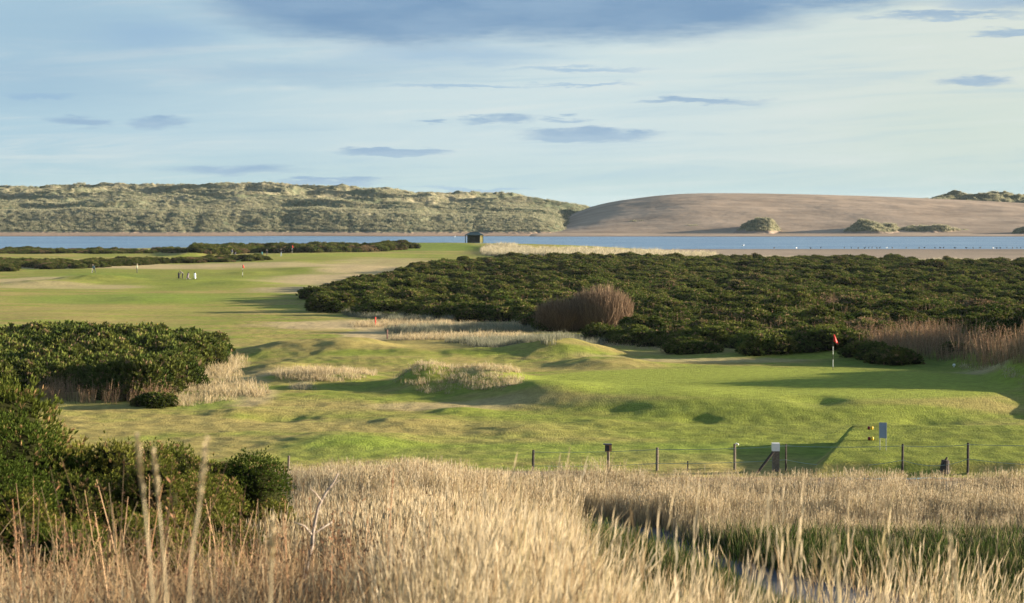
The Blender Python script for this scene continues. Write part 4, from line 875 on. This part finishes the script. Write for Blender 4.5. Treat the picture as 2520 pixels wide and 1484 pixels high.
# ------------------------------------------------------------------ golf furniture
RED = mat_plain('red nylon', (.72, .03, .025), .6, .1, 5); POLEW = mat_plain('white pole band', (.72, .75, .70), .4, .04); POLEB = mat_plain('black pole band', (.03, .035, .03), .5, .1)
def flag(px, py, h, label, zg=4.4, rad=.018, fh=.55, bands=None):
    x, y, z = hit(px, py, zg); root = empty('golf_flag', (x, y, z)); tag(root, label, 'flag')
    bands = bands or [(0, .09, POLEB), (.09, .30, POLEW), (.30, .44, POLEB), (.44, .66, POLEW), (.66, 1.0, POLEB)]
    for (a, b, mt) in bands:
        m = MB(); m.tube([(0, 0, a * h), (0, 0, b * h)], rad, 8); m.build('pole', mt, root)
    m = MB(); N_ = 9; T = 7; vs = []
    for i in range(N_):                 # a limp flag hanging down and to the right in folds
        f = i / (N_ - 1)
        for j in range(T):
            g_ = j / (T - 1); vs.append((.02 + g_ * .20 * (.35 + .75 * f) + .02 * sin(3 * f) + .10 * f * f * g_, .05 * sin(g_ * 7 + f * 2) * (.4 + g_), h * 1.0 - f * fh * (.75 + .32 * g_)))
    m.add(vs, [(i * T + j, i * T + j + 1, (i + 1) * T + j + 1, (i + 1) * T + j) for i in range(N_ - 1) for j in range(T - 1)])
    o = m.build('flag_cloth', RED, root, smooth=True); md = o.modifiers.new('s', 'SOLIDIFY'); md.thickness = .006
flag(2050, 911, 2.15, 'red flag on a black and white banded pole in the near green')
flag(597, 682, 2.1, 'red flag on the far green, between the golfers and the gorse strip', 2.6, .03, .6, [(0, .15, POLEB), (.15, .40, POLEW), (.40, .62, POLEB), (.62, .7, POLEW), (.7, 1, POLEB)])
flag(719, 624, 2.1, 'tiny red flag seen against the gorse strip beside the river', 2.6, .03, .7)
def stake(px, py, h, mt, label, zg=3.9):
    x, y, z = hit(px, py, zg); m = MB(); m.tube([(0, 0, -.1), (0, 0, h * .96), (0, 0, h)], [.06, .06, .03], 8); tag(m.build('marker_stake', mt, None, (x, y, z)), label, 'stake')
stake(924, 803, .85, mat_plain('red stake paint', (.65, .08, .05), .6), 'red hazard stake in the straw coloured grass')
stake(953, 834, .75, mat_plain('brown stake', (.20, .11, .09), .8), 'brown stake on the straw slope in front of the rushes', 4.2)
stake(973, 813, .5, mat_plain('dark stake', (.12, .07, .06), .8), 'short dark stake at the left end of the rushes')
YEL = mat_plain('yellow paint', (.80, .50, .03), .4, .05); MAR = mat_plain('maroon paint', (.16, .02, .03), .4, .1)
def tee_marker(px, py, label):
    x, y, z = hit(px, py, 5.2); root = empty('tee_marker', (x, y, z)); tag(root, label, 'tee marker')
    for dx, mt, nm in ((-.065, MAR, 'maroon_half'), (.065, YEL, 'yellow_half')):
        m = MB(); m.tube([(dx, 0, 0), (dx, 0, .03), (dx, 0, .11), (dx, 0, .14)], [.035, .055, .06, .035], 10); m.build(nm, mt, root, smooth=True)
tee_marker(2142, 1057, 'maroon and yellow tee marker, the farther of the pair left of the sign'); tee_marker(2143, 1083, 'maroon and yellow tee marker, the nearer of the pair left of the sign')
def sign():
    x, y, z = hit(2173, 1108, 5.2); root = empty('tee_sign', (x, y, z), R(-14)); tag(root, 'tee sign board tinted the blue of its shaded face, on two thin pale legs', 'sign')
    for dx in (-.12, .12):
        m = MB(); m.box((dx, 0, .28), (.03, .03, .60)); m.build('leg', mat_plain('pale grey leg', (.55, .55, .48), .6), root)
    m = MB(); m.box((0, -.02, .78), (.30, .022, .62)); bd = m.build('board', mat_plain('shade blue board', (.28, .32, .42), .5, .06), root)  # blue of the skylit shade is put into board and panel colours
    m = MB(); m.box((0, -.034, .78), (.26, .004, .56)); m.build('panel', mat_plain('shade blue panel', (.22, .28, .42), .4, .08), bd)
sign()
x, y, z = hit(2465, 904, 5); m = MB(); m.ball((0, 0, .09), .1, 10, 8, (1, 1, .9)); m.tube([(0, 0, -.05), (0, 0, .05)], .04, 8)
tag(m.build('white_marker', WHITE, None, (hit(2348, 903, 5.5)[0], hit(2348, 903, 5.5)[1], hit(2348, 903, 5.5)[2] + .05), True), 'small white marker at the foot of the brown stalks right of the green', 'marker')

# shelter on the headland
def shelter():
    x, y, z = hit(1167, 598, 3.6); z = CZ - (598 / 2.461 - HV) / FPX * y; root = empty('shelter_hut', (x, y, z)); tag(root, 'small dark green open fronted shelter with a hipped roof on the headland', 'shelter')
    GD = mat_plain('dark green paint', (.030, .055, .050), .6, .2, 3); GR = mat_plain('dark slate green roof', (.035, .075, .085), .5, .15, 2); PALE = mat_plain('cream green side wall', (.45, .43, .26), .7, .1, 2)
    W_, D_, Hq = 3.9, 3.2, 2.35
    m = MB(); m.box((-.1, D_ / 2 - .06, Hq / 2), (W_, .12, Hq)); m.build('back_wall', GD, root)
    m = MB(); m.box((-.1 - W_ / 2 + .06, .0, Hq / 2), (.12, D_ - .25, Hq)); m.build('side_wall', GD, root)
    m = MB(); m.box((-.1 + W_ / 2 - .06, .0, Hq / 2), (.12, D_ - .25, Hq)); o = m.build('side_wall', PALE, root); o['label'] = 'pale side wall on the right'  # right wall is cream green, the other walls dark green
    m = MB(); m.box((W_ / 2 + .22, .3, Hq * .48), (.75, .1, Hq * .95)); m.build('wing_panel', PALE, root)
    m = MB(); m.box((-.1, -D_ / 2 + .10, Hq / 2), (.24, .10, Hq)); m.build('front_post', GD, root)
    m = MB(); m.box((-1.55, -D_ / 2 + .12, Hq * .5), (.5, .06, Hq)); m.build('front_board', GD, root)
    for px in (-2.62, 2.62):
        m = MB(); m.box((px, -D_ / 2 - .1, Hq / 2), (.13, .13, Hq + .02)); m.build('roof_post', GD, root); m = MB(); m.box((px, D_ / 2 + .1, Hq / 2), (.13, .13, Hq + .02)); m.build('roof_post', GD, root)
    m = MB(); a, b = 2.85, 2.05; vs = [(-a, -b, Hq), (a, -b, Hq), (a, b, Hq), (-a, b, Hq), (-a, -b, Hq + .10), (a, -b, Hq + .10), (a, b, Hq + .10), (-a, b, Hq + .10), (-1.15, 0, Hq + .95), (1.15, 0, Hq + .95)]
    m.add(vs, [(3, 2, 1, 0), (0, 1, 5, 4), (1, 2, 6, 5), (2, 3, 7, 6), (3, 0, 4, 7), (4, 5, 9, 8), (5, 6, 9), (6, 7, 8, 9), (7, 4, 8)]); rf = m.build('roof', GR, root)
    m = MB(); m.box((0, 0, Hq + .97), (2.4, .16, .08)); m.build('ridge_cap', GD, rf)
    m = MB(); m.box((-.1, .3, .42), (W_ - .4, .45, .08)); m.build('bench', GD, root)
shelter()

# ------------------------------------------------------------------ golfers
def skin_body(name, joints, edges, mats, zones, loc, rz, label, hair=None, cap=None):
    """one continuous skinned figure; joints = {name: (x, y, z, radius)}"""
    me = bpy.data.meshes.new(name); ks = list(joints); me.from_pydata([joints[k][:3] for k in ks], [(ks.index(a), ks.index(b)) for a, b in edges], [])
    o = mobj(name, me); md = o.modifiers.new('skin', 'SKIN'); md.use_smooth_shade = True
    bpy.context.view_layer.objects.active = o
    for i, k in enumerate(ks):
        sv_ = me.skin_vertices[0].data[i]; r = joints[k][3]; r = r if isinstance(r, tuple) else (r, r); sv_.radius = r; sv_.use_root = (k == 'pelvis')
    s = o.modifiers.new('sub', 'SUBSURF'); s.levels = 1; s.render_levels = 1
    dg = bpy.context.evaluated_depsgraph_get(); ev = o.evaluated_get(dg); m2 = bpy.data.meshes.new_from_object(ev); m2.name = name; o.modifiers.clear(); o.data = m2
    m2.materials.clear()
    for m in mats: m2.materials.append(m)
    for p in m2.polygons:
        p.material_index = zones(p.center)
    o.location = loc; o.rotation_euler = (0, 0, rz); tag(o, label, 'person')
    h = joints['head']; hm = MB(); hm.ball((h[0], h[1] + .015, h[2] + .035), .112, 10, 8, (1, 1.05, .85)); hm.build('hair' if not cap else 'cap', cap or hair, o, smooth=True)
    fm = MB(); fm.ball((h[0], h[1] - .105, h[2] - .01), .018, 6, 5); fm.build('nose', mats[0], o)
    return o
EDG = [('pelvis', 'waist'), ('waist', 'chest'), ('chest', 'neck'), ('neck', 'head'), ('head', 'crown'), ('chest', 'shL'), ('shL', 'elL'), ('elL', 'waL'), ('waL', 'haL'), ('chest', 'shR'), ('shR', 'elR'), ('elR', 'waR'), ('waR', 'haR'),
       ('pelvis', 'hipL'), ('hipL', 'knL'), ('knL', 'anL'), ('anL', 'toL'), ('pelvis', 'hipR'), ('hipR', 'knR'), ('knR', 'anR'), ('anR', 'toR')]
def figure(bend=0.0, stride=.12, arms='down', lean=0.0):
    """joints of a 1.76 m adult facing -Y; bend tips the trunk forward at the hips"""
    hz = .93 - .05 * bend; J = {'pelvis': (0, .0 + .12 * bend, hz, .13)}
    def up(l, side=0, fw=0): return (side, .12 * bend - sin(bend) * l - fw * cos(bend), hz + cos(bend) * l - fw * sin(bend))
    J['waist'] = up(.20) + ((.145, .11),); J['chest'] = up(.42) + ((.17, .12),); J['neck'] = up(.57) + (.06,); J['head'] = up(.68, 0, .03) + (.085,); J['crown'] = up(.80, 0, .02) + (.07,)
    for s, k in ((-1, 'L'), (1, 'R')):
        J['sh' + k] = up(.48, s * .19) + (.068,)
        if arms == 'down' and bend < .3:
            J['el' + k] = (s * .25, .02, 1.13, .048); J['wa' + k] = (s * .26, -.06, .88, .034); J['ha' + k] = (s * .25, -.09, .79, .036)
        else:
            sx, sy, sz = J['sh' + k][:3]; J['el' + k] = (s * .15, sy - .08, sz - .27, .048); J['wa' + k] = (s * .06, sy - .16, sz - .50, .034); J['ha' + k] = (s * .03, sy - .18, sz - .58, .036)
        J['hip' + k] = (s * .09, .10 * bend, hz - .08, .095); J['kn' + k] = (s * (.10 + stride * .5), .02 * bend - .03, .50, .062); J['an' + k] = (s * (.10 + stride), .03, .09, .045); J['to' + k] = (s * (.11 + stride), -.14, .04, .04)
    return J
SKIN = mat_plain('skin', (.50, .30, .22), .6, .05); HAIR = mat_plain('grey hair', (.25, .22, .19), .8)
def cl(n, c): return mat_plain(n, c, .8, .1, 9)
def golfer(px, py, label, top, leg, J, rz, shoe=(.05, .05, .05), cap=None, zg=2.6, top_lo=.92):
    x, y, z = hit(px, py, zg); mats = [SKIN, cl('jacket', top), cl('trousers', leg), cl('shoes', shoe)]
    hy, hz_ = J['head'][1], J['head'][2]; nk = Vector(J['neck'][:3]); hd = Vector(J['head'][:3]); hands = [Vector(J['haL'][:3]), Vector(J['haR'][:3])]
    def zones(c):
        if c.z < .10: return 3
        if (c - hd).length < .16 and (c - nk).length > .05: return 0
        if min((c - h_).length for h_ in hands) < .085: return 0
        pv = J['pelvis']; 
        if c.z < pv[2] + .02 and abs(c.x) < .33 and c.y > J['chest'][1] - .10 or c.z < .62: 
            if min((c - Vector(J[k][:3])).length for k in ('waL', 'waR', 'elL', 'elR')) > .12: return 2
        return 1
    return skin_body('person', J, EDG, mats, zones, (x, y, z), rz, label, HAIR, cap)
CAPW = cl('white cap', (.7, .7, .68))
golfer(231, 671, 'person in dark jacket and white top bending over a putt, legs apart', (.05, .11, .15), (.02, .03, .06), figure(.75, .20, 'fwd'), R(-20))
golfer(337, 672, 'person standing in a pale green top and dark trousers right of the bending golfer', (.42, .48, .36), (.05, .06, .08), figure(0.06, .02), R(100), cap=HAIR)
golfer(449, 686, 'person in grey top bending over beside the black golf bag', (.22, .20, .20), (.05, .05, .04), figure(.95, .05, 'fwd'), R(-60))
golfer(571, 630, 'person in dark jacket beside a trolley in front of the gorse strip', (.06, .07, .10), (.20, .24, .16), figure(0.1, .08), R(30))
golfer(657, 632, 'bare headed person in black at the end of the ragged gorse line', (.03, .03, .05), (.04, .04, .05), figure(0.05, .03), R(-80))
golfer(692, 630, 'person in black jumper and pale blue trousers right of the ragged gorse line', (.03, .03, .04), (.25, .33, .42), figure(0.05, .10), R(-50), shoe=(.6, .6, .62))
# club of the putting golfer
x, y, z = hit(231, 671, 2.6); m = MB(); m.tube([(-.05, -.95, .78), (-.12, -1.2, .02)], .012, 6); m.box((-.12, -1.22, .03), (.10, .03, .03)); tag(m.build('golf_club', mat_plain('steel shaft', (.4, .4, .42), .3, .05, 5, .8), None, (x, y, z)), 'thin putter held by the bending golfer', 'golf club')
def trolley(px, py, col, label, rz, tilt=.25, s=1.0, zg=2.6):
    x, y, z = hit(px, py, zg); root = empty('golf_trolley', (x, y, z), rz); root.scale = (s, s, s); tag(root, label, 'golf trolley')
    bagm = cl('bag fabric', col); BK = mat_plain('black rubber', (.02, .02, .02), .8)
    d = Vector((0, sin(tilt), cos(tilt))); m = MB(); p = Vector((0, -.05, .14)); m.tube([p, p + d * .08, p + d * .45, p + d * .84, p + d * .88], [.13, .15, .16, .17, .14], 12); bag = m.build('golf_bag', bagm, root, smooth=True)
    m = MB(); m.box(tuple(p + d * .38 + Vector((0, -.16, 0))), (.2, .09, .36)); m.build('pocket', bagm, bag)
    rr = random.Random(int(px)); m = MB()
    for k in range(6):
        q = p + d * .86 + Vector((rr.uniform(-.08, .08), rr.uniform(-.08, .08), 0)); e = q + d * rr.uniform(.12, .24); m.tube([q, e], .008, 5); m.ball(tuple(e), .035, 6, 5, (1, 1.3, .8))
    m.build('club_heads', BK, bag)
    for sx in (-1, 1):
        m = MB(); m.tube([(sx * .27, .12, .14), (sx * .305, .12, .14)], .14, 16); wh = m.build('wheel', BK, root); m = MB(); m.tube([(sx * .265, .12, .14), (sx * .312, .12, .14)], .07, 12); m.build('hub', mat_plain('grey hub', (.4, .4, .4), .5), wh)
    m = MB(); m.tube([(-.28, .12, .14), (.28, .12, .14)], .015, 6); m.tube([(0, .12, .14), (0, .30, .95), (0, .48, 1.02)], .016, 6); m.build('frame', BK, root)
trolley(440, 687, (.02, .02, .025), 'black golf bag on a trolley beside the bending figure in grey', R(10)); trolley(462, 688, (.18, .15, .17), 'grey golf bag on a trolley, middle of the three bags', R(-25)); trolley(480, 688, (.75, .80, .85), 'white golf bag on a trolley, rightmost of the three bags', R(25))
trolley(578, 631, (.08, .08, .10), 'dark golf bag on a trolley in front of the gorse strip', R(-40)); trolley(645, 630, (.06, .20, .20), 'teal golf bag on a trolley left of the person in black', R(30))

# birds along the edge of the sand bar and on the water
def bird_mesh(mt):
    m = MB(); m.ball((0, 0, .20), .11, 8, 6, (1.8, .8, .9)); m.ball((.19, 0, .34), .055, 7, 5); m.tube([(.12, 0, .24), (.18, 0, .33)], [.05, .03], 6); m.tube([(.23, 0, .34), (.29, 0, .33)], [.014, .004], 5)
    m.tube([(-.12, 0, .22), (-.30, 0, .20)], [.06, .015], 6); m.tube([(.0, .03, 0), (.0, .03, .15)], .008, 4); m.tube([(.0, -.03, 0), (.0, -.03, .15)], .008, 4); return m.mesh('bird', mt, True)
BD = bird_mesh(mat_plain('dark feathers', (.06, .055, .05), .8)); BW = bird_mesh(mat_plain('white feathers', (.75, .75, .74), .7))
rr = random.Random(4); i = 0
for px in [1905, 1960, 1995, 2020, 2078, 2095, 2112, 2128, 2138, 2146, 2158, 2165, 2182, 2196, 2230, 2262, 2275, 2301, 2314, 2322, 2350, 2378, 2395, 2412, 2444, 2453, 2462, 2478, 2492, 2503, 2512]:
    d = 651 + rr.uniform(-3, 3); x = (px / 2.461 - 512) / FPX * d; z = max(0, float(Hh(x, d))); wht = px in (1960, 2182, 2444)
    o = mobj('bird', BW if wht else BD, None, (x, d, z)); o.rotation_euler = (0, 0, rr.uniform(0, 6)); o.scale = (1.7,) * 3
    tag(o, 'tiny pale wader on the water edge of the sand bar' if wht else 'tiny dark wader in the line along the water edge of the sand bar', 'bird', 'pale waders on the sand bar' if wht else 'waders along the sand bar')
for (px, d, lb) in [(1118, 870, 'white seabird resting on the river left of the shelter roof'), (1828, 690, 'white seabird resting on the river near the sand bar')]:
    o = mobj('bird', BW, None, ((px / 2.461 - 512) / FPX * d, d, -.1)); o.scale = (2.2, 2.2, 2.2); tag(o, lb, 'bird')

# dark wood on the far left skyline
wx = np.linspace(-210, -168, 40) ; rg = np.random.default_rng(9); n = 170
px = rg.uniform(85, 238, n); d = rg.uniform(1290, 1330, n); x = (px / 2.461 - 512) / FPX * d
zt = CZ + (500 - np.interp(px, [85, 120, 180, 238], [463, 455, 455, 461])) / 4900 * d; rot, scl = rs(rg, n, rg.uniform(2.4, 3.4, n)); 
gn_scatter('distant_wood', bush, np.stack([x, d, zt - scl[:, 2] * 1.0], -1), rot, scl, rg.integers(0, 6, n), 'wood', 'dark strip of far wood on the skyline of the dunes at left')

# ------------------------------------------------------------------ haze
HZ = bpy.data.materials.new('thin air haze'); HZ.use_nodes = True; t = NT(HZ.node_tree); t.n.clear(); o_ = t.new('ShaderNodeOutputMaterial'); pv = t.new('ShaderNodeVolumePrincipled')
pv.inputs['Color'].default_value = (.78, .88, 1, 1); pv.inputs['Density'].default_value = .00003; t.l.new(pv.outputs[0], o_.inputs['Volume'])
m = MB(); m.box((0, 2500, 15), (10500, 9000, 44)); hz_o = m.build('haze', HZ); tag(hz_o, kind='stuff')
